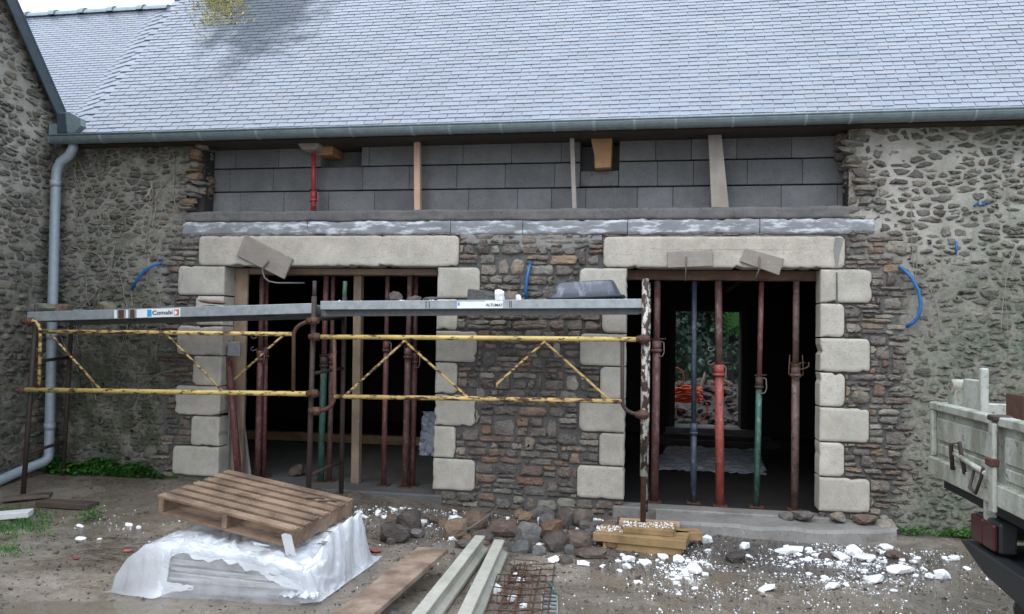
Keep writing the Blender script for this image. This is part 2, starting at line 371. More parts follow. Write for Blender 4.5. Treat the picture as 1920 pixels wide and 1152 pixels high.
def leaf(name, a, b, tr=.25):
    t = NT(name); c = t.mix(t.tone(), a, b); c = t.mix(1, c, t.ramp(t.noise(3, 4), [(.3, .55), (.7, 1.25)]), 'MULTIPLY')
    t.set(t.b.inputs['Transmission Weight'], 0.0)
    tl = t.n('BsdfTranslucent'); t.set(tl.inputs[0], c); mx = t.n('MixShader'); mx.inputs[0].default_value = tr
    t.l(t.b.outputs[0], mx.inputs[1]); t.l(tl.outputs[0], mx.inputs[2]); t.l(mx.outputs[0], t.out.inputs[0])
    return t.fin(c, .45, .4)
MAT['leaf_dark'] = leaf('ivy_leaf', (.03, .07, .04), (.085, .16, .10))
MAT['leaf_green'] = leaf('weed_leaf', (.035, .13, .02), (.085, .23, .04))
MAT['leaf_bright'] = leaf('fern_frond', (.04, .15, .028), (.08, .22, .045), .3)
MAT['leaf_yellow'] = leaf('yellow_lichen_growth', (.36, .31, .10), (.55, .50, .20), .3)
MAT['twig'] = plain('dry_vine_stem', (.27, .245, .2), .8)
def plastic():
    t = NT('milky_polythene'); n = t.noise(7, 6, .6, dist=.6)
    c = t.mix(n, (.76, .78, .80), (.93, .94, .96))
    t.bump(t.math('ADD', n, t.math('MULTIPLY', t.noise(22, 4, dist=1.2), .3)), .5, .03)
    t.fin(c, .14, .8)
    tl = t.n('BsdfTranslucent'); t.set(tl.inputs[0], (.85, .87, .9)); tp = t.n('BsdfTransparent'); tp.inputs[0].default_value = (.93, .95, .97, 1)
    m1 = t.n('MixShader'); m1.inputs[0].default_value = .3; t.l(t.b.outputs[0], m1.inputs[1]); t.l(tl.outputs[0], m1.inputs[2])
    m2 = t.n('MixShader'); t.set(m2.inputs[0], t.rng(t.attr('thin'), 0, 1, .04, .86)); t.l(m1.outputs[0], m2.inputs[1]); t.l(tp.outputs[0], m2.inputs[2])
    t.l(m2.outputs[0], t.out.inputs[0]); return t.m
MAT['plastic'] = plastic()
def layered():
    t = NT('film_wrapped_sheet_edges'); n = t.noise(3, 5, .6, scale=(.6, .6, 22))
    c = t.ramp(n, [(.3, (.13, .105, .085)), (.5, (.29, .26, .23)), (.65, (.5, .49, .48))])
    t.bump(n, .4, .006); return t.fin(c, .25, .6)
MAT['layers'] = layered()
def ground():
    t = NT('wet_mud'); n1 = t.noise(.9, 6, .62); n2 = t.noise(7, 6, .7); n3 = t.noise(60, 4, .7)
    c = t.mix(t.ramp(n1, [(.35, 0), (.65, 1)]), (.19, .157, .118), (.305, .255, .195))
    c = t.mix(t.ramp(n2, [(.3, .75), (.52, 0)]), c, (.10, .082, .064))
    c = t.mix(t.attr('gravel'), c, t.mix(n2, (.06, .06, .06), (.15, .145, .14)))
    c = t.mix(1, c, t.ramp(n3, [(.25, .62), (.7, 1.25)]), 'MULTIPLY')
    c = t.mix(t.math('MULTIPLY', t.ramp(t.vor(95), [(.0, 1), (.16, 0)]), t.ramp(t.noise(6, 3), [(.45, 0), (.6, .8)])), c, (.3, .29, .27))
    wet = t.ramp(t.noise(1.5, 6, .68), [(.48, 1), (.64, 0)])
    c = t.mix(t.math('MULTIPLY', wet, .35), c, (.08, .062, .043))
    t.bump(t.math('MULTIPLY', t.math('ADD', n2, t.math('MULTIPLY', n3, .6)), t.rng(wet, 0, 1, 1.0, .35)), .8, .025)
    return t.fin(c, t.rng(wet, 0, 1, .78, .10), .6)
MAT['ground'] = ground()
def water():
    t = NT('muddy_puddle_water'); t.bump(t.noise(9, 3), .06, .01)
    t.fin((.24, .2, .15), .04, .7); g = t.n('BsdfTransparent'); m = t.n('MixShader'); m.inputs[0].default_value = .45
    t.l(t.b.outputs[0], m.inputs[1]); t.l(g.outputs[0], m.inputs[2]); t.l(m.outputs[0], t.out.inputs[0]); return t.m
MAT['water'] = water()
def sheet():
    t = NT('wet_plastic_membrane'); n = t.noise(3, 5, .6, scale=(1.6, .7, 1), dist=.8)
    t.bump(n, .7, .05); return t.fin((.62, .66, .74), .14, 1.0)
MAT['sheet'] = sheet()
# ================================================================== ground
FLOOR = -.055
def G(x, y):
    """height of the yard"""
    z = -.2+.16*sst(-1.7, -.1, y)*sst(-.9, -3.6, x)+.05*sst(-.8, -.1, y)*sst(-2.4, -.9, x)
    z += .05*math.exp(-((x+1.0)/.8)**2-((y+.75)/.45)**2)
    z += .022*nz(x*.8, y*.8, 3)+.010*nz(x*3, y*3, 9)+.005*nz(x*9, y*9, 1)
    for (x0, k, w_) in ((-.1, .35, .16), (1.35, .3, .16)):
        d_ = (x-x0-k*(y+3)-.2*nz(y*.5, x0, 2))/w_; z += (-.022*math.exp(-d_*d_)+.012*math.exp(-(abs(d_)-1.6)**2*3))*sst(-.9, -1.6, y)*(.7+.6*nz(y*2.5, x0*3, 4))
    z -= .035*math.exp(-((x+2.9)/.9)**2-((y+3.25)/.28)**2)+.03*math.exp(-((x-.65)/.42)**2-((y+1.75)/.42)**2)
    if y > .02: z = min(z, -.2) if y < 6.45 else .02+.45*sst(7.0, 9.5, y)+.02*nz(x*3, y*3, 5)
    return z
def axis(lo, hi, st, far):
    a = list(np.arange(lo, hi+1e-6, st)); k = 1.6; d = st
    L = []; R = []; x0, x1 = lo, hi
    while x1 < far: d = min(d*k, 12); x0 -= d; x1 += d; L.append(x0); R.append(x1)
    return L[::-1]+[float(v) for v in a]+R
gx = axis(-7.0, 4.2, .05, 90); gy = axis(-6.0, .3, .05, 90)
gm = MB(); gm.grid(lambda i, j: (gx[i], gy[j], G(gx[i], gy[j])), len(gx), len(gy))
grav = [max(0, min(1, .1+.9*math.exp(-((x+.6)/2.0)**2-((y+.75)/.55)**2)+.6*math.exp(-((x-1.2)/1.2)**2-((y+1.0)/.6)**2)+.35*nz(x*2, y*2, 4))) for x, y, z in gm.v]
tag(gm.build('ground', MAT['ground'], attrs={'gravel': grav}, fixn=False), kind='structure')
def puddle(cx, cy, rx, ry, z, seed):
    m = MB(); n = 40; vs = [(cx, cy, z)]
    for k in range(n):
        a = 2*math.pi*k/n; q = 1+.3*nz(math.cos(a)*1.4+seed, math.sin(a)*1.4, seed)
        vs.append((cx+rx*q*math.cos(a), cy+ry*q*math.sin(a), z))
    m.add(vs, [(0, k+1, (k+1) % n+1) for k in range(n)])
    tag(m.build('puddle', MAT['water'], fixn=False), kind='structure')
puddle(-2.9, -3.25, .95, .3, -.214, 1); puddle(.65, -1.75, .5, .45, -.209, 6); puddle(-3.7, -3.5, .5, .2, -.212, 3)

# ================================================================== the barn
XA, XB, XC, XD = -4.411, -2.137, -.298, 1.429               # door jambs
H0 = 2.17                                                  # underside of the lintels
OX0, OX1, OZ0, OZ1 = -4.72, 1.665, 2.50, 3.60              # the broken-out strip above
WX0, WX1 = -6.45, 4.3
barn = empty('stone_barn', 'long stone barn with grey slate roof and two granite framed doorways', 'barn', (-1.4, 0, -.2))
WP = 0                                                     # outer face of the wall is Y = 0
def wall_bits():
    m = MB()
    B = lambda x0, x1, z0, z1, y0=.04, y1=.5: m.box((x0, y0, z0), (x1, y1, z1))
    B(WX0-3, XA-.13, -.3, 2.497); B(XB+.13, XC-.13, -.3, 2.497); B(XD+.13, WX1, -.3, 2.497)
    B(XA-.3, XB+.3, H0+.003, 2.497, .24, .5); B(XC-.3, XD+.3, H0+.003, 2.497, .24, .5)
    B(WX0-3, OX0+.01, 2.5, 3.5, .04, .5); B(OX1, WX1, 2.5, 3.5, .04, .5)
    m.build('wall_core', MAT['inside'], barn)
wall_bits()

def style(x, z):
    j = .10*nz(z*2.3, x*.2, 2)+.05*nz(z*9, 0, 7)
    if XB < x < XC and z < 2.62: return 'pier'
    if -5.08+j < x < XA and z < 2.4: return 'new'
    if XD < x < 2.10+j and z < 2.47: return 'new'
    return 'old'
QUOINS = []                                                # x0, x1, z0, z1, side of the rough end
qh = H0/7
for k in range(7):
    z0, z1 = k*qh+.006, (k+1)*qh-.006
    lg = k % 2 == 0; jt = RND.uniform(-.015, .015)
    QUOINS += [(XA-(.515 if lg else .31)+jt, XA, z0, z1, 'l'), (XB, XB+(.41 if lg else .205)-jt, z0, z1, 'r'),
               (XC-(.43 if lg else .222)+jt, XC, z0, z1, 'l'), (XD, XD+(.42 if lg else .2)-jt, z0, z1, 'r')]
LINTELS = [(-4.71, -1.93, H0+.004, 2.478), (-.52, 1.635, H0+.004, 2.462)]
BLOCK = [(a, b, c-.008, d+.008) for a, b, c, d, s in QUOINS]+LINTELS
BLOCK += [(XA, XB, -.4, H0+.1), (XC, XD, -.4, H0+.1), (OX0, OX1, OZ0-.0, OZ1), (OX0-.16, OX0, 2.5, 2.98), (OX0-.08, OX0, 2.97, 3.6)]

def blocked(x, z, pad=0):
    return any(a-pad < x < b+pad and c-pad < z < d+pad for a, b, c, d in BLOCK)
def clip(poly, px, pz, nx, nz_):
    out = []; n = len(poly)
    for i in range(n):
        a, b = poly[i], poly[(i+1) % n]
        da = (a[0]-px)*nx+(a[1]-pz)*nz_; db = (b[0]-px)*nx+(b[1]-pz)*nz_
        if da <= 0: out.append(a)
        if da*db < 0: t = da/(da-db); out.append((a[0]+(b[0]-a[0])*t, a[1]+(b[1]-a[1])*t))
    return out
SX = .5
def cells(seeds, blocks, gapf, rmax=.5):
    """rubble outlines: clipped anisotropic Voronoi cells, shrunk by their joints"""
    H = {}; cs = .16   # lookup by tile
    for i, (x, z) in enumerate(seeds): H.setdefault((int(x*SX//cs), int(z//cs)), []).append(i)
    res = []
    for i, (x, z) in enumerate(seeds):
        X = x*SX; poly = [(X-.14, z-.12), (X+.14, z-.12), (X+.14, z+.12), (X-.14, z+.12)]
        ci, cj = int(X//cs), int(z//cs); gap = gapf(x, z)
        for a in (-1, 0, 1):
            for b in (-1, 0, 1):
                for j in H.get((ci+a, cj+b), ()):
                    if j == i: continue
                    dx, dz = seeds[j][0]*SX-X, seeds[j][1]-z; L = math.hypot(dx, dz)
                    if L > .3 or L < 1e-5: continue
                    k = .5-gap*.5/L
                    poly = clip(poly, X+dx*k, z+dz*k, dx/L, dz/L)
                    if len(poly) < 3: break
        if len(poly) < 3: res.append(None); continue
        poly = [(p[0]/SX, p[1]) for p in poly]
        for (a, b, c, d) in blocks:
            if min(p[0] for p in poly) > b or max(p[0] for p in poly) < a or min(p[1] for p in poly) > d or max(p[1] for p in poly) < c: continue
            s = max((a-x, 0), (x-b, 1), (c-z, 2), (z-d, 3))
            g = gap*.6
            if s[1] == 0: poly = clip(poly, a-g, z, 1, 0)
            elif s[1] == 1: poly = clip(poly, b+g, z, -1, 0)
            elif s[1] == 2: poly = clip(poly, x, c-g, 0, 1)
            else: poly = clip(poly, x, d+g, 0, -1)
            if len(poly) < 3: break
        res.append(poly if len(poly) >= 3 else None)
    return res
def area(p): return abs(sum(p[i][0]*p[(i+1) % len(p)][1]-p[(i+1) % len(p)][0]*p[i][1] for i in range(len(p))))/2
def chaikin(p, t=.25):
    o = []
    for i in range(len(p)):
        a, b = p[i], p[(i+1) % len(p)]
        if math.hypot(a[0]-b[0], a[1]-b[1]) < .012: o.append(((a[0]+b[0])/2, (a[1]+b[1])/2)); continue
        o += [(a[0]+(b[0]-a[0])*t, a[1]+(b[1]-a[1])*t), (b[0]+(a[0]-b[0])*t, b[1]+(a[1]-b[1])*t)]
    return o
def ragged(p, rr, amp, step=.03):
    o = []
    for i in range(len(p)):
        a, b = p[i], p[(i+1) % len(p)]; L = math.hypot(a[0]-b[0], a[1]-b[1]); k = max(1, min(4, int(L/step+.5)))
        for q in range(k): o.append((a[0]+(b[0]-a[0])*q/k+rr.gauss(0, amp), a[1]+(b[1]-a[1])*q/k+rr.gauss(0, amp*.7)))
    return o
def stone_shape(m, p, place, front, rim, jit, rr, t=.14, amp=.004, ins=.011):
    """p: outline in the wall's plane; place(a, b, depth) -> point; depth grows towards the viewer"""
    p = ragged(chaikin(p, t), rr, amp); n = len(p)
    cx = sum(q[0] for q in p)/n; cz = sum(q[1] for q in p)/n
    tx, tz = rr.uniform(-.10, .10), rr.uniform(-.22, .12)
    hw = max(abs(q[0]-cx) for q in p); hh = max(abs(q[1]-cz) for q in p)
    dep = lambda a, b, base: base+(a-cx)*tx+(b-cz)*tz
    s2 = 1-min(.35, ins/max(hh, .015)); s1 = 1-min(.3, ins/max(hw, .015))
    R0 = [(a, b, -.03) for a, b in p]
    R1 = [(a, b, dep(a, b, rim)+rr.uniform(-.003, .003)) for a, b in p]
    R2 = [(cx+(a-cx)*s1+rr.gauss(0, jit*.25), cz+(b-cz)*s2+rr.gauss(0, jit*.2), dep(a, b, rim+(front-rim)*rr.uniform(.55, 1.0))) for a, b in p]
    R3 = [(cx+(a-cx)*.5+rr.gauss(0, jit*.8), cz+(b-cz)*.5+rr.gauss(0, jit*.5), dep(cx+(a-cx)*.5, cz+(b-cz)*.5, front*rr.uniform(.85, 1.2))) for a, b in p]
    vs = [place(*q) for q in R0+R1+R2+R3]+[place(cx, cz, front*rr.uniform(.9, 1.2))]
    fs = []
    for r in (0, 1, 2):
        for i in range(n): fs.append((r*n+i, r*n+(i+1) % n, (r+1)*n+(i+1) % n, (r+1)*n+i))
    fs += [(3*n+i, 3*n+(i+1) % n, 4*n) for i in range(n)]
    m.tone = rr.random(); m.add(vs, fs, rr.random() < .6)

def mossf(x, z):
    left = sst(-4.5, -5.2, x)
    right = sst(2.0, 2.9, x)
    low = sst(2.3, .5, z)
    return max(0, min(1, .05+left*(.30+.85*low)+right*(.34+.66*sst(2.5, 1.5, z))+.35*sst(3.1, 3.4, z)*(left+right)+sst(.35, 0, z)*.45+.3*nz(x*1.3, z*1.3, 8)))
def palef(x, z):
    return max(0, min(1, sst(1.6, 1.9, x)*sst(1.9, 2.6, z)*.85+sst(-4.9, -5.3, x)*sst(1.7, 2.3, z)*.35+sst(2, 2.5, x)*.12))
# seeds in rough courses
seeds = []
for want, hs_, (wa, wb), drop in (('old', (.042, .05, .06, .068, .08, .10), (.07, .19), .13),):
    z = -.28
    while z < 3.52:
        h = RND.choice(hs_); x = WX0+RND.uniform(0, .1)
        while x < WX1:
            w = RND.uniform(wa, wb)
            if RND.random() < .14: w *= 1.9
            if want == 'old' and z > 3.2 and x > 1.75: w = RND.uniform(.2, .45)
            jz = (.35 if want == 'old' else .14)*h
            q = (x+w/2, z+h/2+RND.uniform(-jz, jz)+(.02 if want == 'old' else .008)*nz(x*1.1, z*2, 11))
            if style(*q) == want and not blocked(*q, .004) and RND.random() > drop: seeds.append(q)
            x += w
        z += h
for k in range(2300):                                      # pinnings between the larger stones
    q = (RND.uniform(WX0, WX1), RND.uniform(-.2, 3.45))
    if not blocked(*q, .01) and style(*q) == 'old': seeds.append(q)
def gapf(x, z):
    st = style(x, z)
    if st == 'old': return .005+.018*abs(nz(x*7, z*9, 3))+(.004 if x > 1.8 else .0)
    return .008+.010*abs(nz(x*7, z*9, 3))
# the relaid parts are coursed: long low stones in wavy rows, a tall one bridging two rows now and then
CR = random.Random(61)
def coursed(want, X0, X1, hs_, wa, wb):
    out = []; z = -.30; k = 0; occ = []
    wav = lambda x, z: z+.014*nz(x*1.6, z*3, 8)+.007*nz(x*6, z*5, 3)
    while z < 2.66:
        h = CR.choice(hs_); nocc = []; x = X0+CR.uniform(-.15, 0)
        while x < X1:
            w = CR.uniform(wa, wb)*(1.5 if CR.random() < .12 else 1)*(.6 if CR.random() < .18 else 1); x1 = x+w
            for (p, q) in occ:
                if x < q and x1 > p:
                    if x >= p-.03: x = q; x1 = x+w
                    else: x1 = min(x1, p)
            if x1-x > .035:
                top = z+h; tall = CR.random() < .13 and w < .22
                if tall: top += CR.uniform(.05, .08); nocc.append((x, x1))
                parts = [(z, top)]
                if not tall and h > .075 and CR.random() < .3: m_ = z+h*CR.uniform(.4, .6); parts = [(z, m_), (m_, top)]
                for (za, zb) in parts:
                    g = CR.uniform(.004, .011); j = lambda s_: CR.uniform(-s_, s_)
                    sl = CR.uniform(-.018, .018); bl = (zb-za)*.22
                    P = [(x+g+bl*.4, wav(x, za)+g+j(.004)), ((x+x1)/2+j(.03), wav((x+x1)/2, za)+g*.6+j(.005)), (x1-g-bl*.4, wav(x1, za)+g+j(.006)), (x1-g+sl, wav(x1, (za+zb)/2)+j(.008)),
                         (x1-g-bl*CR.uniform(.2, 1.2), wav(x1, zb)-g+j(.008)), ((x+x1)/2+j(.03), wav((x+x1)/2, zb)-g*.6+j(.006)), (x+g+bl*CR.uniform(.2, 1.2), wav(x, zb)-g+j(.008)), (x+g+sl, wav(x, (za+zb)/2)+j(.008))]
                    c = ((x+x1)/2, (za+zb)/2)
                    if style(*c) != want: continue
                    if blocked(*c, -.005):
                        # keep the part that shows past the dressed stone
                        c = next(((u, c[1]) for u in (x+.02, x1-.02) if not blocked(u, c[1], .002)), None)
                        if c is None: continue
                    for (A_, B_, C_, D_) in BLOCK:
                        if min(p[0] for p in P) > B_ or max(p[0] for p in P) < A_ or min(p[1] for p in P) > D_ or max(p[1] for p in P) < C_: continue
                        sd = max((A_-c[0], 0), (c[0]-B_, 1), (C_-c[1], 2), (c[1]-D_, 3))[1]
                        P = clip(P, *((A_-.006, 0, 1, 0), (B_+.006, 0, -1, 0), (0, C_-.006, 0, 1), (0, D_+.006, 0, -1))[sd])
                        if len(P) < 3: break
                    if len(P) >= 3 and area(P) > .0006: out.append((c, P))
            x = x1
        z += h; occ = nocc
    return out
laid = coursed('pier', XB, XC, (.05, .062, .075, .09, .10), .09, .24)+coursed('new', -5.5, XA, (.042, .05, .06, .07), .10, .24)+coursed('new', XD, 2.6, (.04, .05, .06, .07), .10, .24)
nold = len(seeds)
for c, P in laid:
    xa, xb = min(p[0] for p in P), max(p[0] for p in P)
    for k in range(3): seeds.append((xa+(xb-xa)*(k+.5)/3, c[1]))
polys = cells(seeds, BLOCK, gapf)[:nold]+[P for c, P in laid]
seeds = seeds[:nold]+[c for c, P in laid]
# mortar skin, gently uneven; the stones break through it
nx_, nz__ = int((WX1-WX0)/.032)+1, int((3.52+.35)/.032)+1
sk = MB(); fresh, moss, pale = [], [], []
def skin(i, j):
    x, z = WX0+(WX1-WX0)*i/(nx_-1), -.35+3.87*j/(nz__-1)
    st = style(x, z); f = 0.0 if st == 'old' else 1.0
    fresh.append(f); moss.append(mossf(x, z)); pale.append(palef(x, z))
    if f: y = .007+.006*nz(x*12, z*12, 1)+.004*nz(x*30, z*30, 4)
    else: y = -.004+.012*nz(x*5, z*7, 1)+.009*nz(x*17, z*22, 2)-.009*sst(.05, .5, nz(x*1.1, z*1.6, 14)+(.04 if x > 1.9 else .06))
    return (x, y, z)
def keep(i, j):
    x, z = WX0+(WX1-WX0)*(i+.5)/(nx_-1), -.35+3.87*(j+.5)/(nz__-1)
    return not (XA-.02 < x < XB+.02 and z < H0+.1 or XC-.02 < x < XD+.02 and z < H0+.1 or OX0-.07-.10*sst(3.05, 2.85, z)+.03*nz(z*6, 0, 3) < x < OX1 and z > 2.5)
sk.grid(skin, nx_, nz__, True, keep)
wall = sk.build('rubble_wall', MAT['wall'], barn, attrs={'fresh': fresh, 'moss': moss, 'pale': pale}, fixn=False)
def in_view(p, pad=0):
    x, y = topx(p); return -pad < x < 1920+pad and -pad < y < 1152+pad
order = []
for i, (s, p) in enumerate(zip(seeds, polys)):
    if p is None or area(p) < .0009: continue
    a = area(p); 
    if not in_view((s[0], 0, s[1])): a *= .01
    if s[0] > 2.2 and s[1] < 1.0: a *= .3
    order.append((a, i))
order.sort(reverse=True)
N_STONE = 299
rest = {'stone_old': MB(), 'stone_new': MB()}; rmoss = {'stone_old': [], 'stone_new': []}
SR = random.Random(21)
for k, (a, i) in enumerate(order):
    s, p = seeds[i], polys[i]; st = style(*s); old = st == 'old'
    mat = 'stone_old' if old else 'stone_new'
    m = MB() if k < N_STONE else rest[mat]
    nb = len(m.v)
    pl = lambda q, w, d: (q, -d, w)
    if old: stone_shape(m, p, pl, SR.uniform(.002, .026), -.004, .011, SR, .13, .005)
    else: stone_shape(m, p, pl, SR.uniform(.006, .028), -.004, .008, SR, .09, .003, .006)
    mv = [mossf(*s)]*(len(m.v)-nb)
    if k < N_STONE: m.build('stone', MAT[mat], wall, attrs={'moss': mv})
    else: rmoss[mat] += mv
for mat in rest:
    rest[mat].build('small_stones', MAT[mat], wall, attrs={'moss': rmoss[mat]}, kind='stuff')

# dressed granite: quoins, lintels
def dressed(x0, x1, z0, z1, y0, y1, name, mat, side, rad_):
    """rounded rough end on one side (or both), fine arris round the face"""
    rl = rad_ if side in 'lb' else .006; rr = rad_ if side in 'rb' else .006
    def outline(ins):
        pts = []
        for (cx, cz, r, a0) in ((x1, z0, rr, -90), (x1, z1, rr, 0), (x0, z1, rl, 90), (x0, z0, rl, 180)):
            sx = -1 if cx == x1 else 1; sz = 1 if cz == z0 else -1
            for q in range(6):
                a = rad(a0+90*q/5); r2 = max(r-ins, .002)
                pts.append((cx+sx*r+r2*math.cos(a)+0, cz+sz*r+r2*math.sin(a)))
        return pts
    def fine(o):
        r = []
        for i in range(len(o)):
            p, q = o[i], o[(i+1) % len(o)]; k = max(1, int(math.hypot(p[0]-q[0], p[1]-q[1])/.045))
            r += [(p[0]+(q[0]-p[0])*e/k, p[1]+(q[1]-p[1])*e/k) for e in range(k)]
        return r
    m = MB(); o0 = fine(outline(0)); sd = RND.uniform(0, 99); n = len(o0)
    mx, mz = (x0+x1)/2, (z0+z1)/2; hx, hz = (x1-x0)/2, (z1-z0)/2
    chip = lambda a, b: max(0, nz(a*19, b*19, sd)-.30)*.05
    o0 = [(a+.0028*nz(a*30, b*30, sd)-math.copysign(chip(a, b), a-mx), b+.0028*nz(a*30, b*30, sd+5)-math.copysign(chip(a, b), b-mz)) for a, b in o0]
    vs = [(a, y1, b) for a, b in o0]+[(a, y0+.008+.003*nz(a*25, b*25, sd), b) for a, b in o0]
    rings = [(.007, .0), (.03, 0), (.07, 0), (.12, 0)]
    for ins, _ in rings:
        kx, kz = max(.05, 1-ins/hx), max(.05, 1-ins/hz)
        for a, b in o0:
            p, q = mx+(a-mx)*kx, mz+(b-mz)*kz
            vs.append((p, y0+.0028*nz(p*22, q*22, sd)+.002*nz(p*60, q*60, sd+3), q))
    R = 2+len(rings)
    fs = [tuple(range(n))]+[(r*n+i, r*n+(i+1) % n, (r+1)*n+(i+1) % n, (r+1)*n+i) for r in range(R-1) for i in range(n)]+[tuple((R-1)*n+i for i in range(n))]
    m.tone = RND.random(); m.add(vs, fs, True); m.sm[0:1+2*n] = [False]*(1+2*n)
    return m.build(name, MAT[mat], barn)
for (a, b, c, d, s) in QUOINS: dressed(a, b, c, d, -.022-RND.uniform(0, .008), .19, 'quoin', 'granite', s, RND.uniform(.035, .06))
for q in LINTELS: dressed(*q, -.03, .2, 'lintel', 'lintel', 'b', .05)
# short crack-like cement run on the right doorway's stones
m = MB(); P = [atY(*q, -.036) for q in ((1566, 445), (1583, 447), (1574, 478), (1571, 503), (1568, 503), (1563, 470))]
m.prism([(p.x, p.z) for p in P], 'y', -.036, -.029); m.build('cement_run', MAT['conc'], barn)
m = MB(); P = [atY(*q, -.032) for q in ((1568, 511), (1570, 511), (1571, 570), (1568, 570))]
m.prism([(p.x, p.z) for p in P], 'y', -.0335, -.02); m.build('cement_run', MAT['conc_dark'], barn)

# precast beams and mortar bed over the doors
def rough_band(x0, x1, zb, zt, y0, y1, name, mat, amp, n=None, seed=0):
    n = n or int((x1-x0)/.045)
    m = MB(); rows = 5
    def fn(i, j):
        x = x0+(x1-x0)*i/(n-1); a, b = zb(x), zt(x); z = a+(b-a)*j/(rows-1)
        e = .6 if j in (0, rows-1) else 1
        return (x, y0+amp*(nz(x*14, z*14, seed)+.5*nz(x*40, z*40, seed))*e, z)
    m.grid(fn, n, rows)
    def top(i, j): x = x0+(x1-x0)*i/(n-1); return (x, y0+(y1-y0)*j, zt(x)) if True else 0
    b0 = len(m.v)
    vs = [(x0+(x1-x0)*i/(n-1), y1, zz(x0+(x1-x0)*i/(n-1))) for zz in (zb, zt) for i in range(n)]
    m.add(vs, [])
    for i in range(n-1):
        m.f += [(i, b0+i, b0+i+1, i+1), ((rows-1)*n+i, (rows-1)*n+i+1, b0+n+i+1, b0+n+i)]; m.sm += [False, False]
    return m.build(name, MAT[mat], barn)
zi = lambda s, a: (lambda x: a+.012*nz(x*3, s, s)+.006*nz(x*13, s, 2))
seg = [-4.915, -3.52, -2.02, -1.30, -.30, .90, 1.885]
for i in range(len(seg)-1):
    rough_band(seg[i]+.003, seg[i+1]-.003, (lambda x: zi(3, 2.487)(x)+.012*nz(x*24, 1, 2)), (lambda x: zi(5, 2.622)(x)+.014*nz(x*17, 5, 2)) if i != 99 else zi(5, 2.625-.01*(i == 2)), -.014-.002*(i % 2), .2, 'precast_beam', 'efflo', .011, seed=i)
rough_band(-4.92, 1.93, lambda x: zi(5, 2.628)(x), zi(8, 2.735), -.006, .22, 'mortar_bed', 'conc_dark', .016, n=220, seed=4)
# mortar smeared over the top of the pier
m = MB()
rough_band(-1.9, -.54, lambda x: 2.40-.07*sst(-1.7, -1.2, x)*sst(-.6, -.9, x)+.03*nz(x*5, 0, 4), lambda x: 2.492, -.008, .1, 'mortar_smear', 'conc', .012, n=46, seed=9)

# recessed concrete block wall, courses of .25
bw = MB(); bw.box((-5.0, .43, 2.74), (1.95, .5, 3.6)); bwall = bw.build('block_wall', MAT['block'], barn)
BR = random.Random(5)
for (z0, z1, off) in ((2.737, 2.973, .12), (2.987, 3.223, .33), (3.237, 3.473, .05)):
    x = -4.86+off-.5
    while x < 1.9:
        w = .5 if BR.random() < .85 else BR.choice((.34, .42)); x1 = min(x+w, 1.9); x0 = max(x, -4.99)
        if x1-x0 > .05:
            cuts = [(x0, x1)]
            for (h0, h1, q0, q1) in ((-.78, -.40, 3.0, 3.6), (-3.50, -3.05, 3.22, 3.6)):   # pockets left for the beam ends
                if z0 >= q0-.02: cuts = [c for (a, b) in cuts for c in ((a, min(b, h0)), (max(a, h1), b)) if c[1]-c[0] > .03]
            for (a, b) in cuts:
                m = MB(); m.tone = BR.random(); yo = BR.uniform(-.003, .003)
                m.box((a+.0015, .22+yo, z0), (b-.0015, .43, z1)); m.build('concrete_block', MAT['block'], bwall, bevel=.004)
        x = x1
m = MB(); m.box((-.775, .215, 2.99), (-.405, .42, 3.14)); m.build('mortar_patch', MAT['conc_dark'], bwall, bevel=.006)
# broken edges of the old masonry beside the block wall
JR = random.Random(14)
def polytope(rr, n=9, flat=1.0):
    pl = []
    for k in range(n):
        v = Vector((rr.gauss(0, 1), rr.gauss(0, 1), rr.gauss(0, 1)*flat)).normalized(); pl.append((v, rr.uniform(.62, 1.0)))
    for v in ((1,0,0),(-1,0,0),(0,1,0),(0,-1,0),(0,0,1),(0,0,-1)): pl.append((Vector(v), rr.uniform(.8, 1.0)))
    return pl
_ico = bmesh.new(); bmesh.ops.create_icosphere(_ico, subdivisions=2, radius=1)
ICO2 = ([v.co.copy() for v in _ico.verts], [tuple(v.index for v in f.verts) for f in _ico.faces]); _ico.free()
_ico = bmesh.new(); bmesh.ops.create_icosphere(_ico, subdivisions=1, radius=1)
ICO1 = ([v.co.copy() for v in _ico.verts], [tuple(v.index for v in f.verts) for f in _ico.faces]); _ico.free()
def lump(rr, ico=ICO2, n=9, rough=.04):
    pl = polytope(rr, n); vs = []
    for d in ico[0]:
        r = min(h/max(d.dot(nv), 1e-3) for nv, h in pl if d.dot(nv) > .05)
        r = min(r, 1.35)*(1+rough*mn.noise(d*2.3+Vector((rr.random()*0, 0, pl[0][1]*50))))
        vs.append(d*r)
    return vs, ico[1]
def put(m, vf, c, sx, sy, sz, rot=None, smooth=False):
    M = rot.to_4x4() if rot else Matrix.Identity(4)
    c = Vector(c); m.add([c+M @ Vector((v.x*sx, v.y*sy, v.z*sz)) for v in vf[0]], vf[1], smooth)
def erot(rr, a=6.28, t=.3): return Matrix.Rotation(rr.uniform(0, a), 3, 'Z') @ Matrix.Rotation(rr.uniform(-t, t), 3, 'X') @ Matrix.Rotation(rr.uniform(-t, t), 3, 'Y')
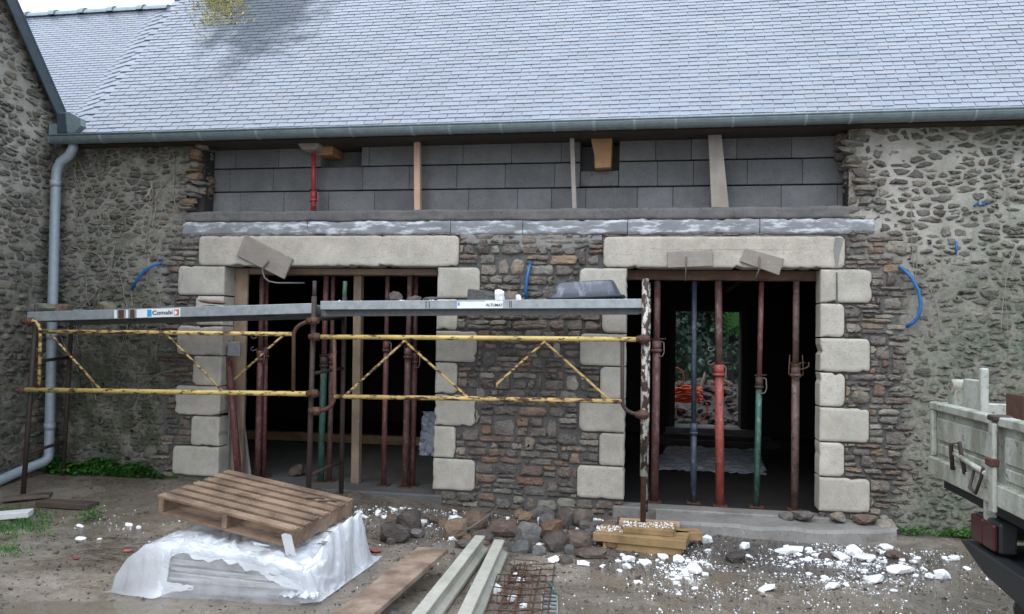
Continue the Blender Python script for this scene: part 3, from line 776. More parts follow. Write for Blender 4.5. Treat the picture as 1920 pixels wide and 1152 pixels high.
for side in (0, 1):
    z = 2.75
    while z < 3.5:
        h = JR.uniform(.025, .085)
        for y in ((.02, .10, .18, .27, .37) if side else (.0, .05, .10, .15, .20, .26, .33, .40)):
            m = MB(); m.tone = JR.random(); z_ = z; 
            if side == 0: x = OX0+.04*math.sin(z*9+1)-.15*sst(3.05, 2.72, z)-.055-.05*(y-.03)/.3
            else: x = OX1+.06+.10*sst(3.1, 2.75, z)+.02*math.sin(z*11)
            put(m, lump(JR, ICO2, 8), (x+JR.uniform(-.035, .05)*(1 if side == 0 else -1), y, z+h/2), JR.uniform(.055, .14), JR.uniform(.06, .09), h*.7, erot(JR, .8, .15))
            m.build('broken_stone', MAT['rock_tan'] if side == 0 and JR.random() < .65 else MAT['stone_old'], wall, attrs={'moss': [0.0]*len(m.v)})
        z += h*1.12

# roof ------------------------------------------------------------------
PIT = rad(52); CP, SP = math.cos(PIT), math.sin(PIT)
EY, EZ = -.16, 3.47                                       # eaves line of the slates
SEAM = -6.17
def roofp(x, s, n=0.0): return Vector((x, EY+s*CP-n*SP, EZ+s*SP+n*CP))
RIDGE_S = (3.25-EY)/CP
rf = MB()
for (x0, x1, sl) in ((SEAM, 6.5, RIDGE_S), (-12.0, SEAM-.003, 2.72)):
    a, b = roofp(x0, .05, -.012), roofp(x0, sl, -.012); yb = 2*b.y-a.y
    dy = -.012 if x0 < -8 else 0
    poly = [(a.y, a.z), (b.y, b.z+dy), (yb, a.z), (yb, a.z-.1), (b.y, b.z-.12+dy), (a.y+.06, a.z-.06)]
    rf.prism(poly, 'x', x0, x1)
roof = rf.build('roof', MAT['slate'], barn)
def slate_box(w, l, t):
    m = MB(); m.box((-w/2, 0, -t), (w/2, l, 0)); return m
EXP, SW = .0665, .187
items = []                                                # main roof
SRR = random.Random(3); row = 0; s = 0.0
while s < 3.3:
    x = SEAM+(0 if row % 2 else SW/2)-.02
    while x < 5.6:
        items.append((x+SW/2, s+SRR.uniform(-.003, .003)+.005*nz(x*.7, s*1.2, 3)-(.018 if SRR.random() < .006 else 0), SRR.uniform(-.013, .013), SRR.uniform(0, .005))); x += SW
    s += EXP; row += 1
me_s = None
M_roof = Matrix(((1, 0, 0), (0, CP, -SP), (0, SP, CP)))
def scale_px(p): return 1/max((Vector(p)-CAM).dot(_f), .1)
vis = []
for k, (x, s, r, t) in enumerate(items):
    p = roofp(x, s); q = topx(p)
    sc = scale_px(p); foreshort = abs((Vector(p)-CAM).normalized().dot(Vector((0, -SP, CP))))
    vis.append(((sc*sc*foreshort) if -10 < q[0] < 1925 and -2 < q[1] < 1152 else 0, k))
vis.sort(reverse=True); indiv = set(k for v, k in vis[:299])
rest_s = MB(); TILT = Matrix.Rotation(rad(-4.6), 3, 'X')
proto = None
def wet_chip(m, w, l, t, rr):
    a, b = rr.uniform(0, .008), rr.uniform(0, .008)
    lo = [(-w/2+a*.5, a*.4), (w/2-b*.5, b*.4)]
    poly = [(-w/2, .012)]+lo+[(w/2, .012), (w/2, l), (-w/2, l)]
    m.prism(poly, 'z', -t, 0)
protos = []
for q in range(8):
    m = MB(); m.tone = q/8; wet_chip(m, SW-.007, EXP*2.3, .011, SRR)
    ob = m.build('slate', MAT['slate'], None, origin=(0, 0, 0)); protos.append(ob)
used = [False]*8
for k, (x, s, r, t) in enumerate(items):
    M = M_roof @ TILT @ Matrix.Rotation(r, 3, 'Z'); p = roofp(x, s, .016+t*.5)
    q = SRR.randrange(8)
    if k in indiv:
        if not used[q]: o = protos[q]; used[q] = True
        else: o = protos[q].copy(); COL.objects.link(o)
        o.parent = roof; o.location = p-wo(roof); o.rotation_euler = M.to_euler()
    else:
        me = protos[q].data; rest_s.tone = SRR.random()
        rest_s.add([p+M @ v.co for v in me.vertices], [tuple(f.vertices) for f in me.polygons], False)
# left stretch: narrower slates at a finer gauge, set at a slight angle, below its own ridge
s = .0; row = 0; e2, w2 = .051, .15; KINK = rad(1.6)
left_s = MB()
while s < 2.66:
    x = SEAM+.03+(0 if row % 2 else -w2/2)
    while x > -9.6:
        p = roofp(x-w2/2, s-(SEAM-x)*math.tan(KINK)*.35, .016)
        m = protos[SRR.randrange(8)].data; left_s.tone = SRR.random()
        M = M_roof @ TILT @ Matrix.Rotation(KINK*.4+SRR.uniform(-.01, .01)+(.5*sst(SEAM-.16, SEAM, x)), 3, 'Z')
        if p.z > 3.5: left_s.add([p+M @ Vector((v.co.x*w2/SW, v.co.y*e2/EXP, v.co.z)) for v in m.vertices], [tuple(f.vertices) for f in m.polygons], False)
        x -= w2
    s += e2; row += 1
n0 = len(rest_s.v); rest_s.v += left_s.v; rest_s.t += left_s.t; rest_s.f += [tuple(i+n0 for i in f) for f in left_s.f]; rest_s.sm += left_s.sm
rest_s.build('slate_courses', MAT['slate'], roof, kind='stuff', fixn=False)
# ridge tiles of the left stretch
rp = roofp(0, 2.72, .0)
x = SEAM-.02
while x > -11.5:
    m = MB(); m.tone = RND.random()
    for (a, b, r) in ((x, x-.40, .075), (x-.335, x-.42, .092)):
        pts = [(-math.cos(math.pi*k/8)*r*1.1, math.sin(math.pi*k/8)*r) for k in range(9)]
        m.prism([(rp.y+u, rp.z-.045+w) for u, w in pts], 'x', b, a)
    m.build('ridge_tile', MAT['zinc'], barn); x -= .425
# gutter, half round, with joint bands; eaves fillet
def halfround(m, x0, x1, r, y, z, t=.006, n=10, thick=True):
    o = [(y-math.cos(math.pi*k/n)*r, z-math.sin(math.pi*k/n)*r) for k in range(n+1)]
    i = [(y-math.cos(math.pi*k/n)*(r-t), z-math.sin(math.pi*k/n)*(r-t)) for k in range(n, -1, -1)]
    for (a, b) in [(x0, x1)]: m.prism(o+i, 'x', a, b)
GY, GZ, GR = -.235, 3.505, .078
m = MB(); halfround(m, -6.30, 6.4, GR, GY, GZ); m.box((-6.306, GY-GR, GZ-GR*.95), (-6.298, GY+GR, GZ))
m.tube([(-6.3, GY-GR, GZ), (6.4, GY-GR, GZ)], .011, 8)
gutter = m.build('gutter', MAT['zinc'], barn)
x = -5.7
while x < 5.5:
    m = MB(); halfround(m, x-.012, x+.012, GR+.004, GY, GZ, .0035); m.build('gutter_band', MAT['pvc'], gutter); x += RND.choice((.37, .5, .5, .62))
m = MB(); m.box((-6.28, EY-.0, 3.452), (6.4, EY+.03, 3.505)); m.box((-6.28, EY+.01, 3.43), (6.4, .50, 3.446)); m.build('eaves_board', MAT['inside_wood'], barn)
# rafter feet and bits of old wall plate showing in the gap
for (px, py, w, h, mat) in ((455, 266, .10, .05, 'grey_wood'), (1395, 240, .12, .03, 'grey_wood'), (1578, 236, .10, .035, 'grey_wood')):
    p = atY(px, py, .08); m = MB(); m.box((p.x-w/2, .05, p.z-h/2), (p.x+w/2, .3, p.z+h/2)); m.build('rafter_foot', MAT[mat], barn, bevel=.008)
p, q = atY(350, 269, .05), atY(410, 267, .05); m = MB(); m.bar(p, q, .1, .035); m.build('rafter_foot', MAT['pine'], barn)
# stone corbel with beam stub over the crimson prop, and the orange beam end
p = atY(583, 271, .06); m = MB(); m.prism([(p.x-.125, p.z+.06), (p.x-.125, p.z+.005), (p.x-.085, p.z-.06), (p.x+.07, p.z-.068), (p.x+.105, p.z-.02), (p.x+.11, p.z+.06)], 'y', .0, .2); m.build('beam_pad', MAT['grey_wood'], barn, bevel=.012)
p = atY(610, 280, .2); m = MB(); m.box((p.x-.12, .15, p.z-.07), (p.x+.10, .45, p.z+.06)); m.build('beam_end', MAT['beam_wood'], barn, bevel=.01)
P = [atY(*q, .10) for q in ((1107, 252), (1148, 250), (1145, 314), (1115, 316), (1114, 290), (1109, 268))]
m = MB(); m.prism([(v.x, v.z) for v in P], 'y', .10, .5); m.build('beam_end', MAT['beam_wood'], barn, bevel=.006)
p, q = atY(1089, 251, .07), atY(1166, 248, .07); m = MB(); m.bar(p, q, .14, .035); m.build('beam_pad', MAT['grey_wood'], barn, bevel=.004)
# downpipe with swan neck and shoe, standing in the corner
PP = [(138, 262), (137, 278), (130, 292), (114, 304), (107, 318), (105, 335), (103, 400), (97, 640), (92, 850)]
pts = [atY(*q, -.17) for q in PP]; e = pts[-1]
pts2 = [e+Vector((0, -.01, -.05)), e+Vector((-.015, -.05, -.085)), Vector((-6.38, -.45, .02)), Vector((-6.40, -.85, -.07)), Vector((-6.40, -1.5, -.12))]
m = MB(); m.tube(pts+pts2, .05, 12); dp = m.build('downpipe', MAT['pvc'], barn)
for q in ((104, 345), (97.5, 630), (93, 800)):
    p = atY(*q, -.17); m = MB(); m.tube([p+Vector((0, 0, .035)), p-Vector((0, 0, .035))], .056, 12); m.build('pipe_collar', MAT['pvc'], dp)
# zinc corner piece where the gutter meets the left house
P = [atY(*q, -.2) for q in ((112, 212), (128, 210), (150, 222), (152, 236), (138, 249), (112, 250))]
m = MB(); m.prism([(v.x, v.z) for v in P], 'y', -.2, -.12); m.box((-6.40, -.19, 3.5), (-6.22, .2, 3.66)); m.build('corner_flashing', MAT['zinc'], barn)
m = MB(); P = [atY(*q, -.206) for q in ((108, 214), (122, 213), (126, 249), (108, 250))]; m.prism([(v.x, v.z) for v in P], 'y', -.215, -.2); m.build('corner_flashing', MAT['zinc_dark'], barn)

# inside of the barn
BY = 6.0
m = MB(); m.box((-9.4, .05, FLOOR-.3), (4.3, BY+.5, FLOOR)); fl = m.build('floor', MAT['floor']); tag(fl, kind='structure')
m = MB(); m.box((-6.6, .522, FLOOR-.1), (-1.3, 3.1, FLOOR+.004)); tag(m.build('screed', MAT['screed']), kind='structure')
bd0, bd1, bdz0, bdz1 = .285, 1.345, .06, 1.985              # rear doorway
m = MB()
m.box((-9.45, BY, FLOOR), (bd0, BY+.5, 3.5)); m.box((bd1, BY, FLOOR), (4.3, BY+.5, 3.5)); m.box((bd0, BY, bdz1), (bd1, BY+.5, 3.5)); m.box((bd0, BY, FLOOR), (bd1, BY+.5, bdz0-.02))
m.box((4.0, .5, FLOOR), (4.3, BY, 3.5)); m.box((-9.45, .5, FLOOR), (-9.2, BY, 3.5))
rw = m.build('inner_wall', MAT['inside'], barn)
m = MB()
for (a, b, c, d) in ((bd0-.09, bd0, bdz0, bdz1), (bd1, bd1+.09, bdz0, bdz1)): m.box((a, BY-.03, c), (b, BY+.06, d))
m.box((bd0-.09, BY-.03, bdz1), (bd1+.09, BY+.06, bdz1+.09)); m.build('door_frame', MAT['inside_wood'], barn)
m = MB(); m.box((bd0-.15, BY-.12, bdz0-.09), (bd1+.2, BY+.5, bdz0)); m.build('door_sill', MAT['conc'], barn)
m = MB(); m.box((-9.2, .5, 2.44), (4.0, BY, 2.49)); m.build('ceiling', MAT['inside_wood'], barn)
x = -8.9
while x < 4: 
    m = MB(); m.box((x, .5, 2.27), (x+.09, BY, 2.44)); m.build('joist', MAT['inside_wood'], barn); x += .55
m = MB(); m.box((.0, 4.55, FLOOR), (1.75, 4.72, FLOOR+.07)); m.build('floor_beam', MAT['inside_wood'], barn)
m = MB(); m.box((.1, 5.15, FLOOR), (1.7, 5.35, FLOOR+.09)); m.build('floor_beam', MAT['inside_wood'], barn)
# concrete sills of the doorways and the low strip in front of the right one
m = MB(); m.box((XA-.1, -.04, -.4), (XB+.1, .52, FLOOR+.006)); m.build('door_sill', MAT['conc_dark'], barn, bevel=.01)
m = MB(); m.box((XC-.1, -.06, -.4), (XD+.1, .17, FLOOR+.006)); m.build('door_sill', MAT['conc_mud'], barn, bevel=.01)
sl = MB()
def strip(i, j):
    x = .0+2.02*i/40
    yf = -.45+.22*sst(1.5, 2.05, x)+.02*nz(x*3, 0, 5); zt = -.066+.012*nz(x*4, 1, 2)
    prof = [(-.0, zt+.004), (-.2, zt), (yf+.03, zt-.003), (yf, zt-.03), (yf-.012, -.2), (yf-.012, -.4)]
    return (x, prof[j][0], prof[j][1])
sl.grid(strip, 41, 6, False)
for i in (0, 40): sl.f.append(tuple(j*41+i for j in range(6))); sl.sm.append(False)
sl.build('concrete_strip', MAT['conc_mud'], barn)
for (px, py, w, h) in ((1510, 966, .2, .05), (1570, 968, .16, .05), (1620, 974, .22, .06), (1660, 985, .2, .07), (1475, 968, .12, .03)):
    p = atY(px, py, -.12); m = MB(); m.tone = JR.random(); put(m, lump(JR), (p.x, -.12, p.z), w/2, .1, h/2+.02, erot(JR, .5, .1)); m.build('footing_stone', MAT['stone_new'], barn, attrs={'moss': [0.2]*len(m.v)})

# ================================================================== gabled house on the left
HX = -6.45
house = empty('stone_house', 'gabled stone house at the left edge with bare rubble wall and zinc verge', 'house', (HX-1.2, -1.6, 0))
def rake(y): return 3.68+(.04-y)*1.285                    # top of the gable wall
m = MB()
RY = -3.6
poly = [(.02, -.3), (.02, rake(.02)), (RY, rake(RY)), (2*RY, rake(.02)), (2*RY, -.3)]
m.prism(poly, 'x', HX-3.0, HX-.04); m.build('house_wall', MAT['inside'], house)
gs = []; z = -.28
HR = random.Random(33)
while z < 7.6:
    h = HR.uniform(.045, .105); y = -2.6
    while y < .0:
        w = HR.uniform(.08, .22); q = (y+w/2, z+h/2+HR.uniform(-.35, .35)*h)
        if q[0] < 0 and q[1] < rake(q[0])-.02: gs.append(q)
        y += w
    z += h
for k in range(260):
    q = (HR.uniform(-2.5, -.02), HR.uniform(-.2, 5.5))
    if q[1] < rake(q[0])-.03: gs.append(q)
gp = cells(gs, [], lambda a, b: .006+.018*abs(nz(a*9, b*9, 3)))
ny, nz2 = 84, 250
hs = MB(); hf, hm, hp = [], [], []
def hskin(i, j):
    y, z = -2.7+2.7*i/(ny-1), -.35+7.8*j/(nz2-1); z = min(z, rake(y))
    hf.append(0); hm.append(.25+.4*sst(2.2, .6, z)+.3*nz(y, z, 3)); hp.append(.5*sst(1.7, 2.5, z))
    return (HX+.006-.012*nz(y*5, z*7, 1)-.008*nz(y*17, z*22, 2)+.004*sst(.05, .5, nz(y*1.3, z*1.6, 4)), y, z)
hs.grid(hskin, ny, nz2)
gable = hs.build('gable_wall', MAT['wall'], house, attrs={'fresh': hf, 'moss': [max(0, min(1, v)) for v in hm], 'pale': hp}, fixn=False)
go = []
for i, (q, p) in enumerate(zip(gs, gp)):
    if p is None or area(p) < .001: continue
    p = clip(p, 0, 3.68+.04*1.285, 1.285/1.63, 1/1.63)
    if len(p) < 3: continue
    go.append((area(p)*(1 if in_view((HX, q[0], q[1]), 20) else .01), i, p))
go.sort(key=lambda g: -g[0])
gr = MB(); grm = []
for k, (a, i, p) in enumerate(go):
    q = gs[i]; m = MB() if k < 299 and a > .001 and in_view((HX, q[0], q[1]), 20) else gr; nb = len(m.v)
    stone_shape(m, p, lambda u, w, d: (HX+d, u, w), HR.uniform(.003, .032), -.004, .012, HR, .13, .005)
    mv = [.3+.4*sst(2, .5, q[1])]*(len(m.v)-nb)
    if m is gr: grm += mv
    else: m.build('stone', MAT['stone_old'], gable, attrs={'moss': mv})
if gr.v: gr.build('small_stones', MAT['stone_old'], gable, attrs={'moss': grm}, kind='stuff')
# verge: zinc capping along the rake, and the roof behind it
A, Bv = Vector((HX+.03, .02, rake(.02)+.05)), Vector((HX+.03, RY, rake(RY)+.05))
nrm = Vector((0, 1.285, 1)).normalized()
m = MB(); m.bar(A, Bv, .17, .025, nrm); m.build('verge_flashing', MAT['zinc_dark'], house, bevel=.004)
m = MB(); m.bar(A+Vector((.07, 0, -.085)), Bv+Vector((.07, 0, -.085)), .022, .15, nrm); m.build('verge_board', MAT['zinc_dark'], house, bevel=.004)
m = MB()
for sgn in (1, -1):
    Aq = Vector((HX-1.6, RY+sgn*(RY*-1+.25), rake(.02)+.08-.25*1.285)); Bq = Vector((HX-1.6, RY, rake(RY)+.08))
    m.bar(Aq, Bq, 3.2, .08, Vector((0, sgn*1.285, 1)).normalized())
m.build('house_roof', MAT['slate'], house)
# ================================================================== scaffold
def arc_pts(p, q, c, n=5):
    p, q, c = Vector(p), Vector(q), Vector(c)
    return [(1-t)**2*p+2*t*(1-t)*c+t*t*q for t in [k/n for k in range(n+1)]]
FY = -.80
def scaffold_frame(top_f, bot_f, top_b, bot_b, rungs, mat, mat2, label, r=.024):
    t = empty('scaffold_trestle', label, 'scaffold', bot_f, 'upright scaffold trestles')
    m = MB(); m.tube([bot_f, top_f-Vector((0, 0, .14))], r, 10); m.tube([top_f-Vector((0, 0, .16)), top_f], r*.78, 10); m.build('front_post', MAT[mat], t)
    m = MB(); m.tube([bot_b, top_b-Vector((0, 0, .14))], r, 10); m.tube([top_b-Vector((0, 0, .16)), top_b], r*.78, 10); m.build('back_post', MAT[mat2], t)
    for z in rungs:
        f = (z-bot_f.z)/(top_f.z-bot_f.z); g = (z+.03-bot_b.z)/(top_b.z-bot_b.z)
        m = MB(); m.tube([bot_f.lerp(top_f, f), bot_b.lerp(top_b, g)], r*.7, 8); m.build('rung', MAT['rust_dark'], t)
    return t
sfL = scaffold_frame(Vector((-5.93, FY, 1.72)), Vector((-5.99, FY, G(-5.99, FY)-.01)), Vector((-6.06, -.16, 1.66)), Vector((-6.09, -.16, G(-6.09, -.16)-.01)), (.28, 1.16, 1.57), 'rust_dark', 'rust_dark', 'dark rusted scaffold trestle in front of the grey downpipe')
pb = atY(600, 930, FY); pt = atY(590, 527, FY)
sfM = scaffold_frame(pt, Vector((pt.x, FY, G(pt.x, FY)-.01)), atY(647, 530, -.16), Vector((atY(643, 800, -.16).x, -.16, G(-3.2, -.16)-.01)), (.22, 1.13, 1.62), 'rust_dark', 'rust_dark', 'rusty scaffold trestle with a green tipped back post behind the pallet')
p = atY(647, 530, -.16); m = MB(); m.tube([p-Vector((0, 0, .20)), p+Vector((0, 0, .012))], .021, 10); m.build('post_spigot', MAT['green'], sfM)
pt = atY(1210, 523, FY); zt_ = -.045
sfR = scaffold_frame(pt, Vector((pt.x+.01, FY, zt_)), Vector((pt.x+.02, -.16, 2.02)), Vector((pt.x+.02, -.16, -.06)), (1.62,), 'rust', 'white_chip', 'scaffold trestle with flaking white paint standing on the timber blocks')
m = MB(); a, b = Vector((pt.x, FY, pt.z)), Vector((pt.x+.01, FY, zt_))
m.tube([a.lerp(b, .0), a.lerp(b, .80)], .029, 12); m.build('painted_sleeve', MAT['white_chip'], sfR)

def coupler(p, parent, mat='rust'):
    p = Vector(p); m = MB(); m.tube([p+Vector((0, 0, .035)), p-Vector((0, 0, .035))], .036, 8); m.tube([p+Vector((-.06, -.005, 0)), p+Vector((.05, -.01, 0))], .026, 8)
    m.tube([p+Vector((-.02, -.05, .0)), p+Vector((-.02, .03, .0))], .013, 6); m.build('coupler', MAT[mat], parent)
RY_ = -.86
def Rp(x, y): return atY(x, y, RY_)
# left rail
t = empty('guard_rail', 'yellow tubular guard rail with bright lower tube, left bay of the scaffold', 'guard rail', Rp(310, 735), 'yellow scaffold guard rails')
m = MB(); m.tube([Rp(76, 622), Rp(300, 624), Rp(549, 627)], .0205, 10); m.build('top_tube', MAT['yellow_bad'], t)
m = MB(); m.tube([Rp(38, 731), Rp(310, 735), Rp(590, 739)], .0235, 10); m.build('bottom_tube', MAT['yellow'], t)
m = MB(); m.tube([Rp(56, 602)]+arc_pts(Rp(62, 602), Rp(76, 624), Rp(74, 605))+[Rp(73, 731)], .0165, 8); m.build('end_tube', MAT['yellow_bad'], t)
m = MB(); m.tube(arc_pts(Rp(588, 602), Rp(551, 628), Rp(553, 606), 7)+[Rp(550, 738)], .0185, 8); m.build('end_tube', MAT['rust'], t)
for a, b in (((95, 628), (188, 730)), ((312, 628), (420, 736)), ((531, 630), (440, 712))):
    A, B = Rp(*a), Rp(*b); d = (B-A).normalized()
    m = MB(); m.tube([A+Vector((0, 0, .02)), A, A.lerp(B, .1)+Vector((0, 0, .006)), B], .0105, 6); m.build('brace', MAT['yellow_bad'], t)
for q in ((588, 602), (588, 738), (40, 732), (52, 603)): coupler(Rp(*q), t)
# right rail
t = empty('guard_rail', 'rust patched yellow guard rail across the stone pier, right bay of the scaffold', 'guard rail', Rp(890, 748), 'yellow scaffold guard rails')
m = MB(); m.tube([Rp(592, 632), Rp(900, 634), Rp(1207, 637)], .0215, 10); m.build('top_tube', MAT['yellow'], t)
m = MB(); m.tube([Rp(628, 744), Rp(900, 748), Rp(1166, 753)], .0205, 10); m.build('bottom_tube', MAT['yellow_bad'], t)
m = MB(); m.tube([Rp(627, 636), Rp(627, 735)]+arc_pts(Rp(627, 745), Rp(592, 771), Rp(625, 770), 7), .0185, 8); m.build('end_tube', MAT['rust'], t)
m = MB(); m.tube([Rp(1167, 640), Rp(1167, 745)]+arc_pts(Rp(1167, 755), Rp(1203, 778), Rp(1170, 776), 7), .0165, 8); m.build('end_tube', MAT['rust_dark'], t)
for a, b in (((757, 641), (648, 741)), ((760, 641), (878, 746)), ((1020, 642), (932, 720)), ((1022, 642), (1143, 750))):
    A, B = Rp(*a), Rp(*b)
    m = MB(); m.tube([A+Vector((0, 0, .012)), A, B, B-Vector((0, 0, .03))], .0115, 6); m.build('brace', MAT['yellow_bad'], t)
for q in ((592, 632), (592, 771), (1207, 636), (1205, 778)): coupler(Rp(*q), t)

# aluminium decks
def text_mesh(body, size, loc, rot, mat, parent, name='lettering', sx=1.0):
    cu = bpy.data.curves.new('lettering', 'FONT'); cu.body = body; cu.size = size; cu.extrude = .0006; cu.align_x = 'CENTER'; cu.align_y = 'CENTER'; cu.offset = size*.012
    ob = bpy.data.objects.new('lettering_source', cu); COL.objects.link(ob)
    dg = bpy.context.evaluated_depsgraph_get(); me = bpy.data.meshes.new_from_object(ob.evaluated_get(dg))
    bpy.data.objects.remove(ob); bpy.data.curves.remove(cu)
    o = bpy.data.objects.new(name, me); COL.objects.link(o); me.materials.clear(); me.materials.append(MAT[mat])
    WO[o.name] = Vector(loc); o.parent = parent; o.location = Vector(loc)-wo(parent); o.rotation_euler = rot; o.scale = (sx, 1, 1); return o
def deck(A, B, depth, h, label, lip=0.0):
    """front lower edge A -> B, runs back towards the wall"""
    A, B = Vector(A), Vector(B); t = empty('scaffold_deck', label, 'scaffold deck', A, 'aluminium scaffold decks')
    d = B-A; bk = Vector((0, depth, 0)); u = Vector((0, 0, 1))
    def slab(o, q, y0, y1, z0, z1, name, mat):
        m = MB(); a = A+d*o; b = A+d*q
        vs = [a+bk*0+Vector((0, y0, z0)), b+Vector((0, y0, z0)), b+Vector((0, y1, z0)), a+Vector((0, y1, z0)), a+Vector((0, y0, z1)), b+Vector((0, y0, z1)), b+Vector((0, y1, z1)), a+Vector((0, y1, z1))]
        m.add(vs, [(0,3,2,1),(4,5,6,7),(0,1,5,4),(1,2,6,5),(2,3,7,6),(3,0,4,7)], False); return m.build(name, MAT[mat], t, bevel=.004)
    slab(0, 1, 0, .045, 0, h, 'side_rail', 'alu'); slab(0, 1, depth-.045, depth, -.03, h-.03, 'side_rail', 'alu_dark')
    for k in range(3):
        y0 = .047+(depth-.094)*k/3; slab(.004, .996, y0+.002, y0+(depth-.094)/3-.002, h-.035, h-.008, 'deck_plank', 'alu')
    for q in (.0, .25, .5, .75, .985): slab(q, q+.015, .05, depth-.05, 0, h-.04, 'cross_bar', 'alu_dark')
    return t, d
A, B = atY(50, 603, FY-.02), atY(584, 588, FY-.02); tA, tB = atY(50, 586, FY-.02), atY(584, 570, FY-.02)
dl, dd = deck(A, B, .62, .092, 'grey aluminium scaffold deck sloping down to the left, blue and red sticker')
A2, B2 = atY(600, 581, FY-.02), atY(1203, 578, FY-.02)
dr, dd2 = deck(A2, B2, .62, .078, 'level grey aluminium scaffold deck carrying the black mortar tub')
m = MB(); m.bar(atY(604, 588, FY+.1), atY(1198, 584, FY+.1), .05, .055); m.build('under_rail', MAT['alu_dark'], dr)
# stickers
def sticker(x0, x1, y0, y1, mat, parent, Y, name='sticker'):
    P = [atY(x0, y0, Y), atY(x1, y0, Y), atY(x1, y1, Y), atY(x0, y1, Y)]
    dz = .0
    m = MB(); m.add(P, [(3, 2, 1, 0)], False); n = len(m.v); m.add([v+Vector((0, .004, 0)) for v in P], [(0, 1, 2, 3)], False)
    for k in range(4): m.f.append((k, (k+1) % 4, n+(k+1) % 4, n+k)); m.sm.append(False)
    return m.build(name, MAT[mat], parent)
def stick(x0, x1, dy, f0, f1, mat, par, Y, name='sticker'):
    """strip lying along the sloping left deck, f0..f1 of its height"""
    def yy(x, f): return 586+(x-50)/534*(570-586)+17*f
    P = [atY(x0, yy(x0, f1), Y), atY(x1, yy(x1, f1), Y), atY(x1, yy(x1, f0), Y), atY(x0, yy(x0, f0), Y)]
    m = MB(); m.add(P, [(0, 1, 2, 3)], False); m.add([v+Vector((0, .003, 0)) for v in P], [(3, 2, 1, 0)], False)
    for k in range(4): m.f.append((k, 4+k, 4+(k+1) % 4, (k+1) % 4)); m.sm.append(False)
    return m.build(name, MAT[mat], par)
YS = FY-.0215
stick(262, 338, 0, .04, .96, 'white', dl, YS)
stick(276, 284, 0, .12, .88, 'p_blue', dl, YS-.0015, 'print_band')
stick(326, 335.5, 0, .16, .84, 'p_red', dl, YS-.0015, 'print_band')
m = MB(); c = atY(327, 586.5, YS-.003); m.prism([(c.x+.028*math.cos(a/10*math.pi-math.pi/2), c.z+.021*math.sin(a/10*math.pi-math.pi/2)) for a in range(11)], 'y', YS-.0035, YS-.002); m.build('print_band', MAT['white'], dl)
c = atY(304.5, 586.6, YS-.004); slope = math.atan2((B-A).z, (B-A).x)
text_mesh('Comabi', .054, c, (rad(90), -slope, 0), 'ink', dl, sx=1.25)
for x0, x1 in ((214, 219), (222, 232), (236, 240), (244, 252), (256, 262)): stick(x0, x1, 0, .05, .95, 'rust' if x0 in (222, 244) else 'white', dl, YS-.0005, 'paint_drip')
P = MB()
def rs(x0, x1, f0, f1, mat, name='sticker', Y=YS):
    yt = lambda x: 566+(x-600)*(562-566)/603; H = 15
    Pt = [atY(x0, yt(x0)+H*f1, Y), atY(x1, yt(x1)+H*f1, Y), atY(x1, yt(x1)+H*f0, Y), atY(x0, yt(x0)+H*f0, Y)]
    m = MB(); m.add(Pt, [(0, 1, 2, 3)], False); m.add([v+Vector((0, .003, 0)) for v in Pt], [(3, 2, 1, 0)], False)
    for k in range(4): m.f.append((k, 4+k, 4+(k+1) % 4, (k+1) % 4)); m.sm.append(False)
    return m.build(name, MAT[mat], dr)
rs(857, 911, .12, .95, 'white'); rs(910, 943, .02, .95, 'white', Y=YS+.0006); rs(858, 862, .2, .6, 'p_blue', 'print_band', YS-.0015)
text_mesh('ALTUMAT', .033, atY(927, 572.4, YS-.003), (rad(90), 0, 0), 'ink', dr)
for x in (798, 804, 955, 958): rs(x, x+1.5, .05, .9, 'rust_dark', 'paint_drip', YS+.0004)

# ------------------------------------------------------------------ things lying on the decks
def deck_top(x, which):
    A_, d_, h = (A, dd, .084) if which == 'l' else (A2, dd2, .070)
    return A_.z+d_.z*(x-A_.x)/d_.x+h
LR = random.Random(40)
def rock(name, c, s, mat, label, cat='stone', group=None, rot=None, n=9, smooth=False, ico=ICO2, drop=None, rough=.05):
    """c: point the rock rests on; s: half sizes"""
    vf = lump(LR, ico, n, rough); R = rot if rot is not None else erot(LR, 6.28, .35); M = R.to_4x4()
    vs = [M @ Vector((v.x*s[0], v.y*s[1], v.z*s[2])) for v in vf[0]]
    zmin = min(v.z for v in vs); c = Vector(c); off = c-Vector((0, 0, zmin))
    m = MB(); m.tone = LR.random(); m.add([off+v for v in vs], vf[1], smooth)
    o = m.build(name, MAT[mat], None); tag(o, label, cat, group); return o
def on_deck(px, which, Y): x = atY(px, 575, Y).x; return (x, Y, deck_top(x, which))
Z0 = Matrix.Identity(3)
rock('stone', on_deck(82, 'l', -.55), (.15, .10, .06), 'rock_moss', 'greenish flat stone at the far left end of the sloping deck', rot=Z0)
rock('stone', on_deck(113, 'l', -.50), (.075, .08, .055), 'rock_tan', 'orange brown stone butting the greenish stone on the left deck', rot=Z0)
rock('stone', on_deck(150, 'l', -.6), (.10, .06, .02), 'rock_moss', 'thin flat stone between two bigger stones on the left deck', rot=Z0)
rock('stone', on_deck(204, 'l', -.5), (.115, .08, .055), 'rock_moss', 'wedge shaped stone on the left deck above the rusty drips', rot=Matrix.Rotation(.15, 3, 'Y'))
rock('stone', on_deck(357, 'l', -.4), (.05, .06, .035), 'rock', 'small dark stone beside the flat slabs on the left deck')
o1 = rock('stone', on_deck(397, 'l', -.45), (.17, .11, .022), 'rock_grey', 'lower flat slab of the pair near the brown jamb board', rot=Z0)
rock('stone', Vector(on_deck(403, 'l', -.45))+Vector((0, 0, .044)), (.16, .10, .022), 'rock_tan', 'upper flat slab of the pair near the brown jamb board', rot=Matrix.Rotation(.06, 3, 'Y'))
